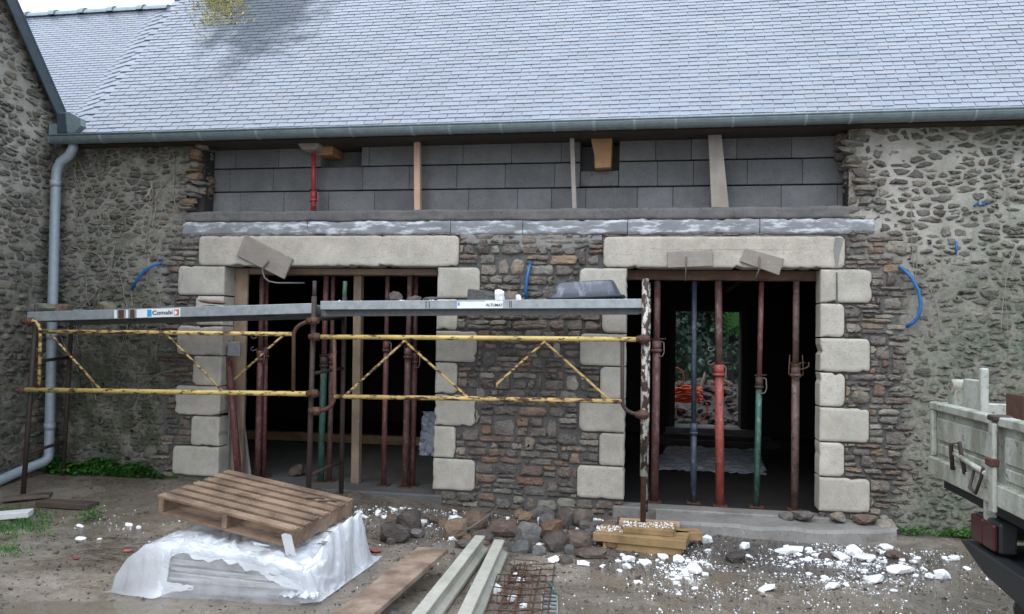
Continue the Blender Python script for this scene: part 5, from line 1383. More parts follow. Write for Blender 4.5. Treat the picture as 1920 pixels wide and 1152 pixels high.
BIG = [(1475, 1036, 68, 18, 'long white slab of plaster in front of the concrete strip'), (1600, 1040, 46, 28, 'largest white block in the rubble below the right jamb'),
 (1575, 1050, 40, 20, 'white lump left of the largest block'), (1625, 1052, 40, 18, 'flat white lump right of the largest block'), (1660, 1026, 30, 12, 'white piece by the end of the concrete strip'),
 (1768, 1086, 30, 26, 'upright white block at the right of the rubble near the truck'), (1742, 1084, 26, 16, 'white block left of the upright one near the truck'), (1560, 1104, 40, 16, 'grey white flat lump in the middle of the yard'),
 (1436, 1108, 34, 13, 'single white lump lying apart near the puddle'), (1640, 1092, 44, 16, 'white lump at the front of the right rubble'), (1690, 1075, 50, 18, 'wide white lump in the right rubble'),
 (1326, 1020, 34, 24, 'white lump at the right end of the yellow timbers'), (1394, 1030, 24, 20, 'white lump between the timbers and the long slab'), (1300, 1075, 34, 26, 'white heap corner below the yellow timbers'),
 (1272, 1052, 32, 20, 'white block in front of the yellow timbers'), (1180, 1052, 26, 16, 'white piece left of the yellow timbers'), (1212, 1058, 30, 14, 'white flake in front of the yellow timbers'), (1100, 1042, 16, 8, 'white flake on the flat dark rock'),
 (1040, 1054, 30, 14, 'white lump beside the loose dark stone'), (1095, 1060, 26, 14, 'white lump in front of the flat dark rock'), (985, 968, 34, 14, 'white lump on top of the rock heap'), (957, 958, 16, 18, 'small white lump above the rock heap'),
 (1012, 982, 14, 16, 'white piece tucked into the rock heap'), (1105, 980, 28, 14, 'white lump right of the tall dark rock'), (1108, 988, 18, 12, 'white piece in front of the lump right of the tall rock'), (855, 976, 32, 18, 'white pieces resting behind the tan boulder'),
 (848, 1012, 22, 14, 'white lump in front of the tan boulder'), (1010, 1026, 24, 14, 'white piece between the grey slab and the dark squarish rock'), (810, 1034, 18, 8, 'white chip in the open mud above the plank'),
 (900, 1030, 10, 14, 'white piece at the end of the concrete beams'), (745, 1070, 24, 10, 'white lump beside the long plank'), (676, 920, 22, 10, 'grey white piece behind the pallet'), (736, 922, 24, 12, 'white piece by the foot of the red props'),
 (780, 920, 18, 12, 'white piece near the left foot of the pier'), (700, 942, 18, 14, 'white lump in the rubble right of the pallet, left one'), (728, 940, 22, 14, 'white lump in the rubble right of the pallet, middle one'), (760, 940, 24, 14, 'white lump in the rubble right of the pallet, right one'),
 (680, 968, 28, 10, 'white lump against the plastic at the pallet'), (710, 960, 16, 10, 'little white lump behind the brown rocks'), (150, 988, 16, 8, 'lone white chip left of the pallet'), (152, 1013, 20, 10, 'larger lone white chip in the mud left of the pallet'),
 (242, 985, 16, 8, 'white chip left of the pallet corner'), (259, 991, 14, 10, 'pointed white chip left of the pallet corner'), (186, 1011, 10, 5, 'tiny white chip in the left mud'), (1130, 958, 20, 10, 'white lump near the right pier foot'),
 (1195, 962, 26, 10, 'white piece on the sill beside the scaffold post'), (1325, 968, 34, 8, 'white strip on the sill at the foot of the props'), (1268, 966, 32, 9, 'white strip on the sill near the timbers'), (1790, 1050, 24, 12, 'white lump by the truck bumper'), (1812, 1068, 20, 8, 'thin white lump by the truck bumper')]
for (x, y, w, h, lb) in BIG: chunk(x, y, w*.92, h*.74, lb)
p = gpt(1817, 998); m = MB(); m.bar(p+Vector((-.16, .03, .02)), p+Vector((.2, -.03, .03)), .12, .035); tag(m.build('insulation_board', MAT['plaster'], bevel=.004), 'white strip of board on the ground behind the truck bumper', 'board')
a, b = gpt(-20, 975), gpt(58, 968); m = MB(); m.bar(a+Vector((0, 0, .03)), b+Vector((0, 0, .03)), .16, .05); tag(m.build('insulation_board', MAT['plaster'], bevel=.004), 'thick white board on the grass at the left edge', 'board')
CL = [(1285, 1072, 30, 22, 46, 'white rubble below the yellow timbers'), (1575, 1046, 85, 12, 58, 'white rubble in front of the right jamb'), (1640, 1078, 80, 13, 44, 'white rubble nearer the truck'), (735, 943, 58, 22, 50, 'white rubble right of the pallet'),
      (990, 972, 110, 20, 24, 'white chips in the rock heap'), (1190, 1056, 50, 10, 16, 'white chips in front of the timbers'), (1440, 1045, 50, 9, 16, 'white chips near the long slab'), (1690, 1022, 30, 10, 14, 'white chips past the end of the strip'), (930, 948, 70, 9, 20, 'white chips along the foot of the pier')]
for (cx, cy, sx, sy, n, lb) in CL:
    for k in range(n):
        x, y = LR.gauss(cx, sx), LR.gauss(cy, sy); y = max(y, 915); w = min(28, LR.lognormvariate(2.2, .45))
        p = gpt(x, y)
        if p.y > -.08 or (p.y > -.5 and p.x > 0): continue
        chunk(x, y, w, w*LR.uniform(.3, .55), '%s %s white chip of the %s' % ('larger' if w > 13 else 'tiny' if w < 8 else 'small', ('upper left', 'upper right', 'lower left', 'lower right')[(x > cx)+2*(y > cy)], lb.replace('white ', '')), lb)
# crumbs and grit too small to count
m = MB()
def crumb(m, p, s):
    R = erot(LR, 6.28, 1.5); a = [Vector((1, 0, -.5)), Vector((-.5, .87, -.5)), Vector((-.5, -.87, -.5)), Vector((0, 0, .8))]
    m.add([p+R @ (v*s) for v in a], [(0, 1, 2), (0, 3, 1), (1, 3, 2), (2, 3, 0)], False)
for (cx, cy, sx, sy, n) in ((1290, 1075, 36, 26, 1500), (1590, 1058, 115, 20, 2400), (1560, 1105, 200, 26, 1300), (745, 946, 80, 26, 1500), (1000, 985, 140, 32, 1100), (960, 948, 120, 12, 900), (1640, 1022, 60, 10, 500), (1180, 1000, 90, 30, 300), (1250, 1005, 40, 8, 250), (230, 985, 60, 26, 160), (900, 1080, 220, 40, 260)):
    for k in range(n):
        x, y = LR.gauss(cx, sx), max(914, LR.gauss(cy, sy)); p = gpt(x, y)
        if p.y > -.05 or (p.y > -.42 and p.x > .0) or nz(p.x*3.1, p.y*4.5, 17) < LR.uniform(-.3, .25): continue
        crumb(m, p+Vector((0, 0, .002)), min(.016, LR.lognormvariate(-5.3, .5)))
tag(m.build('plaster_crumbs', MAT['plaster'], fixn=False), 'white plaster crumbs sprinkled over the mud', 'crumbs', kind='stuff')
m = MB()
for k in range(7500):
    if k < 3600: x, y = LR.gauss(-.6, 1.3), LR.gauss(-.75, .5)
    else: x, y = LR.uniform(-5.5, 3), LR.uniform(-3.6, -.2)
    if y > -.05 or (y > -.46 and x > 0): continue
    m.tone = LR.random(); crumb(m, Vector((x, y, G(x, y)+.002)), min(.032, LR.lognormvariate(-4.8, .55)))
tag(m.build('gravel', MAT['rock'], fixn=False), 'dark grit and gravel over the yard', 'gravel', kind='stuff')
m = MB()
for k in range(260):
    x = LR.uniform(-.48, .16); y = LR.uniform(-.97, -.78); on = -.26 < x < .14 and y > -.97
    if x > -.26 and x < .14: zt_c = gz+.189
    else: zt_c = gz+.138
    crumb(m, Vector((x, y if on or y > -1 else y, zt_c+.002)), LR.uniform(.003, .011))
tag(m.build('plaster_crumbs', MAT['plaster'], fixn=False), 'white crumbs lying on the timbers under the scaffold post', 'crumbs', kind='stuff')
# coloured scraps
def scrap(px, py, w, mat, label, n=7):
    p = gpt(px, py); s = max((p-CAM).dot(_f), 1)/F_PX*w/2; m = MB()
    m.grid(lambda i, j: (p.x+s*(i/3-1)+.2*s*nz(i, j, 4), p.y+s*.8*(j/3-1)+.2*s*nz(i, j, 7), p.z+.012+s*.5*abs(nz(i*.7, j*.7, w))), n, n)
    tag(m.build('scrap', MAT[mat], fixn=False, solid=.003), label, 'scrap')
scrap(703, 1036, 20, 'red_bright', 'orange red scrap in the mud right of the plastic')
scrap(143, 1050, 12, 'red_clean', 'small red scrap in the left mud'); scrap(238, 1036, 14, 'p_red', 'brick red scrap in the mud left of the plastic')
m = MB(); m.tube([gpt(1012, 1104)+Vector((0, 0, .05)), gpt(1026, 1108)+Vector((0, 0, .06)), gpt(1036, 1112)+Vector((0, 0, .04)), gpt(1042, 1120)+Vector((0, 0, .02))], .009, 6); tag(m.build('green_strap', MAT['green']), 'bit of green strap on the rebar mats', 'strap')
scrap(986, 1030, 12, 'green', 'green scrap by the broken grey stone')

# ================================================================== wrapped stack and the pallet on it
ST = empty('wrapped_stack', 'pallet load of flat sheets wrapped in torn white plastic film', 'wrapped load', (-2.6, -2.35, -.2))
C0 = [Vector((-3.10, -2.82, 0)), Vector((-2.20, -2.80, 0)), Vector((-2.17, -2.0, 0)), Vector((-3.0, -1.9, 0))]
def lerp4(u, v, z): a = C0[0].lerp(C0[1], u); b = C0[3].lerp(C0[2], u); q = a.lerp(b, v); return Vector((q.x, q.y, z))
zt = lambda u, v: .098-.075*u+.05*v-.03*math.exp(-(u/.09)**2)-.03*math.exp(-((1-u)/.10)**2)
SRn = random.Random(2)
lay = [(-.215, -.13, .02, 'layers'), (-.128, -.08, -.012, 'layers'), (-.078, -.045, .0, 'layers'), (-.043, .0, .012, 'layers'), (.002, None, .02, 'layers')]
for k, (z0, z1, ins, mt) in enumerate(lay):
    m = MB(); f = lambda u, v, top: lerp4(u, v, 0)+Vector((0, 0, (z1 if z1 is not None else zt(u, v)-.004) if top else z0))
    e = ins
    q = [(-0+e*.5, 0+e), (1-e*.5, 0+e), (1-e*.5, 1), (e*.5, 1)]
    slope = lambda u: (.0 if k == 0 else (.5-u)*.03)
    m.add([f(u, v, 0)+Vector((0, 0, slope(u) if k > 1 else 0)) for u, v in q]+[f(u, v, 1)+Vector((0, 0, slope(u) if (0 < k < 4) else 0)) for u, v in q], [(0,3,2,1),(4,5,6,7),(0,1,5,4),(1,2,6,5),(2,3,7,6),(3,0,4,7)], False)
    m.build('sheet_pack', MAT[mt], ST, bevel=.008)
# film: drapes over the top, billows to the ground at the left, heaped at the right
NU, NV = 170, 110
thin = []
def film(i, j):
    U = -.42+1.86*i/(NU-1); V = -.10+1.32*j/(NV-1)
    uu, vv = min(1, max(0, U)), min(1, max(0, V))
    p = lerp4(uu, vv, zt(uu, vv)); z = p.z+.012
    q1 = nz(U*3, V*3, 21)*1.6; q2 = nz(U*3+9, V*3, 4)*1.6
    wr = .018*nz(U*6, V*5, 3)+.050*(.28-abs(nz(U*6+V*4+q1, V*7+q2, 5)))+.015*(.25-abs(nz(U*15-V*9+q2*2, V*13+q1*2, 2)))+.006*nz(U*40, V*34, 2)
    if U < 0:                                             # left billow
        t = -U/.42; p = p+Vector((-.40*t, .02*math.sin(V*9), 0)); h = max(0, 1-t**2.2)**.6
        zz = -.19+(z+.2)*h+.05*math.sin(math.pi*min(t, 1))*(.6+.5*nz(V*4, 1, 2)); z = zz
        p.y -= .05*t*math.sin(V*5)
    if U > 1:
        t = (U-1)/.44; hump = .20*math.exp(-((t-.25)/.32)**2)*sst(.1, .45, V)
        p = p+Vector((.13*t, .05*t, 0)); z = -.19+(z+.19)*(1-sst(.2, .95, t))+hump*.7
    else: z += .08*sst(.76, 1.0, U)*sst(.35, .6, V)*(1-sst(.92, 1.05, V)*.4)
    if V < 0:                                             # front edge only just folds over
        t = -V/.10; fold = .05+.07*sst(.45, .95, U)+.03*nz(U*5, 0, 4)+(.22 if U < .02 else 0)+.24*sst(1.0, 1.1, U)
        p.y -= .02*t+.015; z -= fold*t
        if U < .03: z += (-.21-z)*t**.7*sst(.03, -.03, U); p.y -= .06*t*sst(.03, -.05, U)
    if V > 1:
        t = (V-1)/.22; p.y += .25*t; z = z+(-.19-z)*sst(0, 1, t)
    thin.append(max(0, min(1, sst(0, -.3, U)*.42+.25*sst(.05, -.05, V)+.35*max(0, nz(U*4, V*5, 7)))))
    return (p.x+wr*.5, p.y+wr*.4, max(G(p.x, p.y)+.006, z+wr*(1 if z > -.1 else .4)))
m = MB(); m.grid(film, NU, NV); m.build('plastic_film', MAT['plastic'], ST, attrs={'thin': thin}, fixn=False)
# a clear film still stretched over the front of the pack
m = MB(); tf = []
def front(i, j):
    u, t = -.03+1.06*i/59, j/13; b = lerp4(min(max(u, 0), 1), 0, 0); tf.append(.8+.2*nz(u*9, t*4, 3))
    z = zt(min(max(u, 0), 1), 0)+.004-t*(.30-.03*u); y = -.022-.012*math.sin(t*9+u*3)*t-.05*t*t-.012*abs(nz(u*14+t*3, t*7, 6))
    return (b.x+(u-min(max(u, 0), 1))*.9, b.y+y, z+.008*nz(u*6, t*5, 2))
m.grid(front, 60, 14); m.build('clear_film', MAT['plastic'], ST, attrs={'thin': [min(1, max(0, v)) for v in tf]}, fixn=False)
# torn ends of film
m = MB(); b0 = lerp4(.72, .12, .1)
m.grid(lambda i, j: b0+Vector((-.13+.11*i/5+.05*j/5, -.02*j, .01+.05*j/5*(1-.3*i/5)+.02*nz(i, j, 3))), 6, 6); m.build('torn_film', MAT['plastic'], ST, fixn=False)
m = MB(); b0 = lerp4(.86, .10, .07)
m.grid(lambda i, j: b0+Vector((-.02+.07*i/5, -.015*j, .16*j/5+.012*nz(i*.8, j*.8, 9)-.03*abs(i-2.5)/5*j/5)), 6, 6); m.build('torn_film', MAT['plastic'], ST, fixn=False)
m = MB(); b0 = lerp4(.02, -.02, -.1)
m.grid(lambda i, j: b0+Vector((.28*i/11-.06, -.03-.05*i/11+.02*nz(i, j, 2), -.01-.09*j/5*(1-i/14)+.01*nz(i*.7, j*.9, 5))), 12, 6); m.build('torn_film', MAT['plastic'], ST, fixn=False)
m = MB(); b0 = lerp4(1.0, -.02, -.16)
m.grid(lambda i, j: b0+Vector((-.12+.26*i/11, -.05+.11*j/7+.03*nz(i*.6, j*.6, 2), .01+.06*abs(nz(i*.5, j*.6, 5)))), 12, 8); m.build('torn_film', MAT['plastic'], ST, fixn=False)
for (u, v, s) in ((1.06, .30, .05), (1.10, .38, .045), (1.00, .42, .035), (1.12, .30, .04)):   # dark dead leaves stuck to the film
    i, j = int((u+.42)/1.86*(NU-1)), int((v+.10)/1.32*(NV-1)); q = Vector(film(i, j)); 
    m = MB(); m.grid(lambda a, b: q+Vector((s*(a/3-.5), s*.6*(b/3-.5), .012+.012*abs(nz(a, b, u)))), 4, 4); tag(m.build('dead_leaf', MAT['dark_wood'], fixn=False), 'dark dead leaf stuck on the white film', 'leaf', 'dead leaves on the film')
# pallet
PM = Matrix.Rotation(-.146, 4, 'Z') @ Matrix.Rotation(.119, 4, 'Y') @ Matrix.Rotation(.09, 4, 'X')
PL, PW, PH = 1.10, .735, .13
PM.translation = Vector((-3.37, -2.56, .362))
PT = empty('wooden_pallet', 'brown slatted wooden pallet lying tilted on the plastic wrapped load', 'pallet', PM @ Vector((PL/2, PW/2, -PH)))
nb = 7; bw_ = .070; gap = (PW-nb*bw_)/(nb-1)
for k in range(nb):
    y = k*(bw_+gap); m = MB(); m.tone = RND.random(); e = RND.uniform(-.006, .006)
    m.box((-.004+e, y, -.019), (PL+.004+e, y+bw_, 0), PM); m.build('slat', MAT['pallet'], PT, bevel=.002)
for x in (.0, PL/2-.02, PL-.04):
    m = MB(); m.tone = RND.random(); m.box((x, .004, -PH+.017), (x+.04, PW-.004, -.0195), PM); m.build('stringer', MAT['pallet'], PT, bevel=.002)
for k, y in enumerate((.0, PW*.25-.05, PW/2-.05, PW*.75-.05, PW-.1)):
    m = MB(); m.tone = RND.random(); m.box((0, y, -PH), (PL, y+.1, -PH+.0165), PM); m.build('bottom_board', MAT['pallet'], PT, bevel=.002)
def nail(m, x, y): m.box((x-.004, y-.004, -.001), (x+.004, y+.004, .0012), PM)
m = MB()
for k in range(nb):
    for x in (.02, PL/2, PL-.02):
        for d in (.02, .055): nail(m, x+RND.uniform(-.006, .006), k*(bw_+gap)+d)
m.build('nails', MAT['rust_dark'], PT, kind='stuff')
for k in range(4):
    q = PM @ Vector((PL-.10-.05*k, PW-.13-.04*(k % 2), .004)); m = MB(); s = .05
    m.grid(lambda a, b: q+Vector((s*(a/3-.5)*1.5, s*(b/3-.5), .018*abs(nz(a+k, b, 2)))), 4, 4); tag(m.build('dead_leaf', MAT['dark_wood'], fixn=False), 'curled brown leaf on the right corner of the pallet', 'leaf', 'leaves on the pallet')
q = PM @ Vector((.22, .3, -.12)); rock('stone_slab', (q.x+.12, q.y-.02, q.z-.03), (.09, .06, .02), 'rock_grey', 'grey slab showing between the boards of the pallet', 'stone', rot=Z0)

# ================================================================== plank, concrete beams, rebar mats
a, b = atZ(622, 1190, -.10), atZ(812, 1031, -.035)
m = MB(); m.bar(a, b, .235, .034, roll=rad(-3)); tag(m.build('long_plank', MAT['plank'], bevel=.004), 'long wet orange brown plank lying beside the concrete beams', 'plank')
p = a.lerp(b, .42); rock('stone', (p.x+.1, p.y-.1, G(p.x, p.y)-.01), (.05, .05, .04), 'rock_grey', 'small grey stone under the long plank')
PROF = [(-.065, 0), (.065, 0), (.065, .028), (.030, .05), (.024, .085), (.040, .105), (.040, .125), (-.040, .125), (-.040, .105), (-.024, .085), (-.030, .05), (-.065, .028)]
def cbeam(p0, p1, label, lift0, lift1):
    a, b = Vector(p0), Vector(p1); d = (b-a).normalized(); sx = d.cross(Vector((0, 0, 1))).normalized(); up = sx.cross(d)
    m = MB(); n = len(PROF); NS = 14; vs = []
    for k in range(NS+1):
        c = a.lerp(b, k/NS)
        for (u, w) in PROF: vs.append(c+sx*(u+.002*nz(k*.7, u*9, w*9))*1.0+up*(w+.002*nz(k*.9, w*9, u)))
    fs = [(k*n+i, k*n+(i+1) % n, (k+1)*n+(i+1) % n, (k+1)*n+i) for k in range(NS) for i in range(n)]+[tuple(range(n)), tuple(NS*n+i for i in range(n))]
    m.add(vs, fs, False); o = m.build('concrete_beam', MAT['conc_light'], bevel=.003); tag(o, label, 'concrete beam', 'precast concrete beams'); return o
for (e0, e1, lb) in (((781, 1185), (900, 1025), 'left one of two pale precast concrete beams lying in the mud'), ((868, 1185), (936, 1033), 'right one of two pale precast concrete beams lying in the mud')):
    p0, p1 = atZ(*e0, -.16), atZ(*e1, -.13); p0.z = -.195; p1.z = G(p1.x, p1.y)+.02
    cbeam(p0, p1, lb, 0, 0)
def matgrid(o, ux, uy, nx, ny, r, label, sag=.0):
    m = MB(); o, ux, uy = Vector(o), Vector(ux), Vector(uy)
    for i in range(nx+1):
        pts = [o+ux*(i/nx)+uy*(j/8)+Vector((0, 0, .012*nz(i*1.3, j*.5, 1))) for j in range(9)]; m.tube(pts, r, 5)
    for j in range(ny+1):
        pts = [o+ux*(i/8)+uy*(j/ny)+Vector((0, 0, r*2+.012*nz(j*1.3, i*.5, 4))) for i in range(9)]; m.tube(pts, r, 5)
    o2 = m.build('rebar_mat', MAT['rust']); tag(o2, label, 'rebar mat', 'rusty reinforcement mats'); return o2
q = atZ(893, 1180, -.17)
A1, A2_, A3 = atZ(900, 1180, -.13), atZ(1012, 1180, -.13), atZ(978, 1068, -.13)
matgrid(A1, (A2_-A1), atZ(932, 1080, -.12)-A1, 4, 7, .0045, 'upper rusty reinforcement mat beside the concrete beams')
A1, A2_ = atZ(925, 1180, -.18), atZ(1024, 1175, -.18)
matgrid(A1, A2_-A1, atZ(955, 1062, -.18)-A1+Vector((.03, 0, 0)), 3, 9, .0045, 'lower rusty reinforcement mat nearest the puddle')
m = MB(); A1 = atZ(985, 1060, -.16); 
for k in range(3):
    m.tube([A1+Vector((.03*k-.06, .0, .01*k)), A1+Vector((.05*k-.03, -.6, .03)), A1+Vector((.05*k+.0, -1.0, .02*k))], .005, 5)
for k in range(6):
    c = A1+Vector((.02+.005*k, -.12-.15*k, .02)); m.tube([c+Vector((-.08, 0, -.02)), c+Vector((.08, 0, -.02)), c+Vector((.08, 0, .05)), c+Vector((-.08, 0, .05)), c+Vector((-.08, 0, -.02))], .0035, 5)
tag(m.build('rebar_cage', MAT['rust']), 'rusty stirrup cage lying on the reinforcement mats', 'rebar cage')
m = MB(); A1, B1 = atZ(1030, 1180, -.19), atZ(1030, 1118, -.19)
for k in range(9): c = A1.lerp(B1, k/8); m.bar(c+Vector((-.045, 0, .004)), c+Vector((.045, 0, .004)), .02, .008)
m.bar(A1+Vector((-.05, 0, .002)), B1+Vector((-.05, 0, .002)), .008, .008); m.bar(A1+Vector((.05, 0, .002)), B1+Vector((.05, 0, .002)), .008, .008)
tag(m.build('metal_strip', MAT['alu']), 'grey ladder like metal strip right of the reinforcement mats', 'metal strip')
for (px, py, w, wh) in ((965, 1082, 18, 'farthest'), (975, 1095, 22, 'second farthest'), (960, 1125, 24, 'second nearest'), (980, 1140, 18, 'nearest'), (930, 1110, 30, 'leftmost')): chunk(px, py, w, w*.6, '%s white lump under the rusty reinforcement mats' % wh, 'white lumps under the mats')

# planks, weeds and grass on the left
a, b = gpt(5, 932), gpt(96, 925); timber('old_plank', a+Vector((0, 0, .03)), b+Vector((0, 0, .02)), .16, .03, 'dark_wood', 'flat dark plank in the weeds, farther one of two at the left', 'plank', up=(0, 0, 1))
a, b = gpt(70, 948), gpt(168, 953); timber('old_plank', a+Vector((0, .05, .03)), b+Vector((0, .05, .03)), .16, .05, 'dark_wood', 'thick dark plank at the left, end towards the pallet', 'plank', up=(0, 0, 1))
WR = random.Random(77)
def weeds(cx, cy, sx, sy, n, label, big=1.0):
    m = MB()
    for k in range(n):
        x, y = WR.gauss(cx, sx), WR.gauss(cy, sy); y = min(y, -.05)
        p = Vector((x, y, G(x, y))); h = WR.uniform(.03, .17)*big*math.exp(-((x-cx)/sx/2)**2)
        for q in range(WR.randint(3, 6)):
            a = WR.uniform(0, 6.28); s = WR.uniform(.016, .036)*big; c = p+Vector((math.cos(a)*.04, math.sin(a)*.04, h*WR.uniform(.5, 1.1)+.01))
            R = Matrix.Rotation(a, 3, 'Z') @ Matrix.Rotation(WR.uniform(-.9, .5), 3, 'Y'); m.tone = WR.random()
            m.add([c+R @ Vector(v) for v in ((-s*.6, 0, 0), (0, -s*.7, .004), (s*.9, -s*.3, -.006), (s*1.1, 0, -.01), (s*.9, s*.3, -.006), (0, s*.7, .004))], [(0, 1, 2, 3, 4, 5)], True)
        if WR.random() < .3: m.tone = .2; m.tube([p, p+Vector((.01, 0, h))], .002, 4, False)
    o = m.build('weeds', MAT['leaf_green'], fixn=False); tag(o, label, 'weeds', kind='stuff')
p1, p2, p3 = gpt(110, 905), gpt(215, 912), gpt(280, 915)
weeds(p1.x, p1.y-.05, .30, .16, 760, 'green weeds at the foot of the downpipe'); weeds(p2.x, p2.y, .17, .10, 330, 'green weeds along the foot of the old left wall'); weeds(p3.x, p3.y, .15, .09, 260, 'green weeds left of the lowest quoin', .8)
p4 = gpt(20, 905); weeds(p4.x, p4.y, .2, .2, 200, 'green weeds at the foot of the gable wall')
p5 = gpt(168, 975); weeds(p5.x, p5.y, .06, .05, 26, 'few green weeds in the mud by the dark plank', .6)
p6 = gpt(1740, 990); weeds(p6.x, p6.y, .35, .12, 130, 'low green weeds at the foot of the right wall', .5)
p7 = gpt(1860, 1015); weeds(p7.x, p7.y, .2, .2, 80, 'low green weeds behind the truck bumper', .6)
m = MB()
for k in range(4200):
    px, py = WR.gauss(25, 38), WR.gauss(978, 15)
    if k % 9 == 0: px, py = WR.gauss(15, 22), WR.gauss(1035, 6)
    if nz(px*.03, py*.06, 3) < WR.uniform(-.5, .3): continue
    p = gpt(px, min(max(py, 930), 1060)); a = WR.uniform(0, 6.28); h = WR.uniform(.01, .04); w = .004
    m.tone = WR.random(); m.add([p+Vector((-w*math.cos(a), -w*math.sin(a), -.004)), p+Vector((w*math.cos(a), w*math.sin(a), -.004)), p+Vector((.02*math.cos(a+1), .02*math.sin(a+1), h))], [(0, 1, 2)], False)
tag(m.build('grass', MAT['leaf_green'], fixn=False), 'patchy short grass at the left edge of the yard', 'grass', kind='stuff')
m = MB()
for k in range(46):                                       # dead twig litter
    px, py = WR.gauss(185, 40), WR.gauss(1030, 16); p = gpt(px, py); a = WR.uniform(-.4, .9); L = WR.uniform(.04, .2)
    m.tube([p+Vector((0, 0, .006)), p+Vector((L*math.cos(a)*.5, L*math.sin(a)*.5, .014)), p+Vector((L*math.cos(a), L*math.sin(a), .006))], .0025, 4, False)
tag(m.build('twig_litter', MAT['dark_wood'], fixn=False), 'dark twigs and straw trodden into the left mud', 'litter', kind='stuff')

# yellow growth on the roof at the top of the picture
m = MB()
for k in range(800):
    px, py = WR.gauss(418, 26), abs(WR.gauss(-12, 22))*1.0-14
    if WR.random() < .25: px, py = WR.gauss(410, 26), WR.uniform(0, 48)
    if WR.random() < .03: px, py = WR.gauss(388, 14), WR.uniform(40, 80)
    d = ray(px, py); nr = Vector((0, -SP, CP)); t_ = ((Vector((0, EY, EZ))-CAM).dot(nr)+.02)/d.dot(nr); p = CAM+d*t_+nr*WR.uniform(0, .05)
    s = WR.uniform(.010, .026); R = erot(WR, 6.28, 1.5); m.tone = WR.random()
    m.add([p+R @ Vector(v) for v in ((-s*1.6, 0, 0), (0, -s*.45, 0), (s*1.6, 0, 0), (0, s*.45, 0))], [(0, 1, 2, 3)], False)
tag(m.build('yellow_growth', MAT['leaf_yellow'], fixn=False), 'tuft of yellow plant growth on the slates at the top', 'plant growth', kind='stuff')

# ================================================================== tipper truck, its tail at the right edge
TX = 1.65; TY0, TY1 = -2.36, -4.30
tr = empty('tipper_truck', 'cream tipper truck with rusty tailgate parked at the right edge', 'truck', (TX+1.5, (TY0+TY1)/2, -.2))
ZB, ZT = .765, 1.165
m = MB(); m.box((TX, TY1, ZB+.01), (TX+.025, TY0, ZT-.02))
tg = m.build('tailgate', MAT['truck'], tr)
def tbox(name, y0, y1, z0, z1, x0, x1, mat, par=None, bev=.006, label=None):
    m = MB(); m.box((x0, min(y0, y1), z0), (x1, max(y0, y1), z1)); o = m.build(name, MAT[mat], par or tg, bevel=bev)
    if label: o['label'] = label
    return o
tbox('top_rail', TY0, TY1, ZT-.045, ZT, TX-.035, TX+.03, 'truck'); tbox('bottom_rail', TY0, TY1, ZB-.03, ZB+.075, TX-.04, TX+.03, 'truck')
tbox('end_rib', TY0-.002, TY0-.045, ZB+.08, ZT-.05, TX-.03, TX-.001, 'truck')
for y in (-3.30, -3.86): tbox('rib', y, y-.062, ZB-.06, ZT-.03, TX-.058, TX-.0365, 'truck')
tbox('pressed_panel', TY0-.07, -3.27, ZT-.22, ZT-.09, TX-.014, TX-.001, 'truck', bev=.01); tbox('pressed_panel', TY0-.07, -3.27, ZB+.10, ZT-.24, TX-.012, TX-.001, 'truck', bev=.01)
tbox('pressed_panel', -3.38, -3.83, ZT-.22, ZT-.09, TX-.014, TX-.001, 'truck', bev=.01); tbox('pressed_panel', -3.38, -3.83, ZB+.10, ZT-.24, TX-.012, TX-.001, 'truck', bev=.01)
m = MB(); m.tube([(TX-.05, -2.78, ZB+.155), (TX-.055, -3.28, ZB+.115)], .014, 8); m.build('latch_rod', MAT['truck'], tg)
m = MB(); m.tube([(TX-.05, -2.80, ZB+.06), (TX-.07, -2.83, ZB+.20), (TX-.05, -2.90, ZB+.22), (TX-.04, -2.95, ZB+.06)], .012, 6); m.build('latch', MAT['rust_dark'], tg)
m = MB(); m.tube([(TX-.05, -3.1, ZB+.10), (TX-.08, -3.13, ZB+.02), (TX-.07, -3.18, ZB-.0), (TX-.06, -3.22, ZB+.08), (TX-.065, -3.26, ZB+.14)], .009, 6); m.build('chain', MAT['rust_dark'], tg)
tbox('hinge_pin', -3.29, -3.37, ZT-.02, ZT+.008, TX-.06, TX+.03, 'rust_dark'); tbox('hinge_pin', -3.29, -3.37, ZB+.16, ZB+.20, TX-.07, TX-.03, 'rust')
# body behind the tailgate
m = MB(); m.box((TX+.03, TY0-.0, ZB-.02), (TX+3.0, TY0-.04, ZT)); m.build('side_panel', MAT['truck'], tr, bevel=.006)
m = MB(); m.box((TX+.03, TY1, ZB-.02), (TX+3.0, TY1+.04, ZT)); m.build('side_panel', MAT['truck'], tr, bevel=.006)
m = MB(); m.box((TX+.03, TY1+.042, ZB-.02), (TX+3.0, TY0-.042, ZB+.03)); m.build('bed_floor', MAT['truck_dark'], tr)
m = MB(); m.box((TX+3.0, TY1, ZB-.02), (TX+3.06, TY0, ZT+.5)); m.build('headboard', MAT['truck'], tr, bevel=.006)
# corner post with hinge casting, rusty plate standing in the bed
m = MB(); m.box((TX+.05, -2.54, ZT-.04), (TX+.16, -2.42, ZT+.12)); m.box((TX+.09, -2.80, ZT-.04), (TX+.13, -2.545, ZT+.15)); m.box((TX+.08, -2.84, ZT-.04), (TX+.12, -2.80, ZT+.22)); m.tube([(TX+.04, -2.5, ZT+.10), (TX+.17, -2.5, ZT+.10)], .045, 10)
m.build('corner_post', MAT['truck'], tr, bevel=.006)
m = MB(); m.box((TX+.10, -3.30, ZT-.1), (TX+.115, -3.10, ZT+.105)); m.build('rusty_plate', MAT['rust'], tr, bevel=.004)
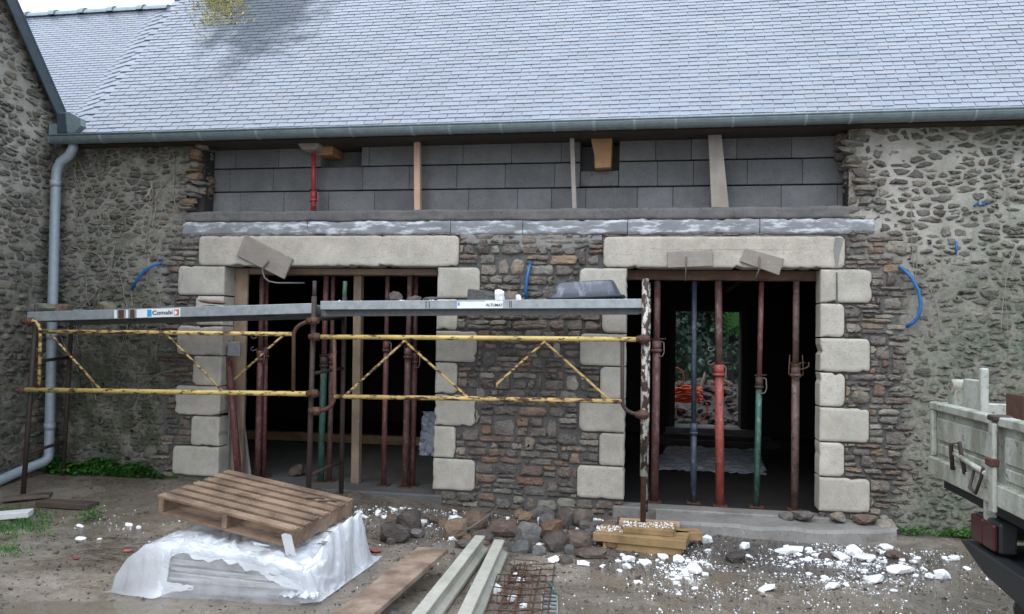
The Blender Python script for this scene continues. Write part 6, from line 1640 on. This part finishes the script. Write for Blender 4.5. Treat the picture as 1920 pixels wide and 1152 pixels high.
# underside: chassis, lamp, bumper
for y in (-2.95, -3.75): 
    m = MB(); m.box((TX+.10, y-.05, ZB-.26), (TX+5.6, y+.05, ZB-.04)); m.build('chassis_rail', MAT['truck_dark'], tr)
m = MB(); m.box((TX+.02, -4.2, ZB-.10), (TX+.1, -2.45, ZB-.035)); m.build('rear_crossmember', MAT['truck_dark'], tr)
m = MB(); m.bar((TX+.0, -3.17, ZB-.2), (TX+.0, -3.17, ZB-.03), .05, .03); m.build('lamp_bracket', MAT['truck'], tr)
m = MB(); m.box((TX-.02, -3.34, .50), (TX+.06, -3.03, .65)); lh = m.build('tail_light', MAT['truck_dark'], tr, bevel=.012)
m = MB(); m.box((TX-.045, -3.33, .512), (TX-.021, -3.195, .64)); m.build('lamp_lens', MAT['lens'], lh, bevel=.008)
m = MB(); m.box((TX-.045, -3.19, .512), (TX-.021, -3.04, .64)); m.build('lamp_lens', MAT['lens'], lh, bevel=.008)
m = MB(); m.prism([(-2.93, .475), (-3.0, .49), (-4.4, .49), (-4.4, .30), (-3.25, .385)], 'x', TX-.06, TX+.02); m.build('bumper', MAT['truck_dark'], tr, bevel=.006)
m = MB(); m.box((TX+.021, -4.3, .44), (TX+.3, -2.98, .475)); m.build('bumper_shelf', MAT['truck_dark'], tr, bevel=.004)
def wheel(x, y):
    m = MB(); prof = [(.10, .16), (.10, .30), (.07, .36), (-.07, .36), (-.10, .30), (-.10, .16)]; N = 28; vs = []
    for (o, r) in prof: vs += [(x+r*math.cos(6.2832*k/N), y+o, .16+r*math.sin(6.2832*k/N)) for k in range(N)]
    m.add(vs, [(r*N+k, r*N+(k+1) % N, ((r+1) % 6)*N+(k+1) % N, ((r+1) % 6)*N+k) for r in range(6) for k in range(N)], True); w = m.build('wheel', MAT['truck_dark'], tr)
    m = MB(); m.tube([(x, y-.06, .16), (x, y+.06, .16)], .17, 20); m.tube([(x, y-.1, .16), (x, y+.1, .16)], .06, 12); m.build('hub', MAT['truck'], w)
for (x, y) in ((TX+1.1, -2.75), (TX+1.1, -3.95), (TX+4.6, -2.75), (TX+4.6, -3.95)): wheel(x, y)
m = MB(); m.box((TX+3.3, TY1+.1, .35), (TX+5.2, TY0-.1, .95)); m.box((TX+3.35, TY1+.12, .952), (TX+4.8, TY0-.12, 1.9)); m.build('cab', MAT['truck'], tr, bevel=.06)
m = MB(); m.box((TX+3.5, TY0-.118, 1.2), (TX+4.5, TY0-.10, 1.75)); m.box((TX+3.5, TY1+.10, 1.2), (TX+4.5, TY1+.118, 1.75)); m.build('cab_window', MAT['truck_dark'], tr)
# hitch hanging low at the edge
q = atY(1914, 1128, -3.5); m = MB(); m.tube([(q.x+.04, -3.5, .38), (q.x+.03, -3.5, .22)], .03, 8); put(m, lump(LR, ICO2, 12), (q.x+.02, -3.5, .30), .05, .05, .10, smooth=True); m.build('tow_hitch', MAT['truck_dark'], tr)
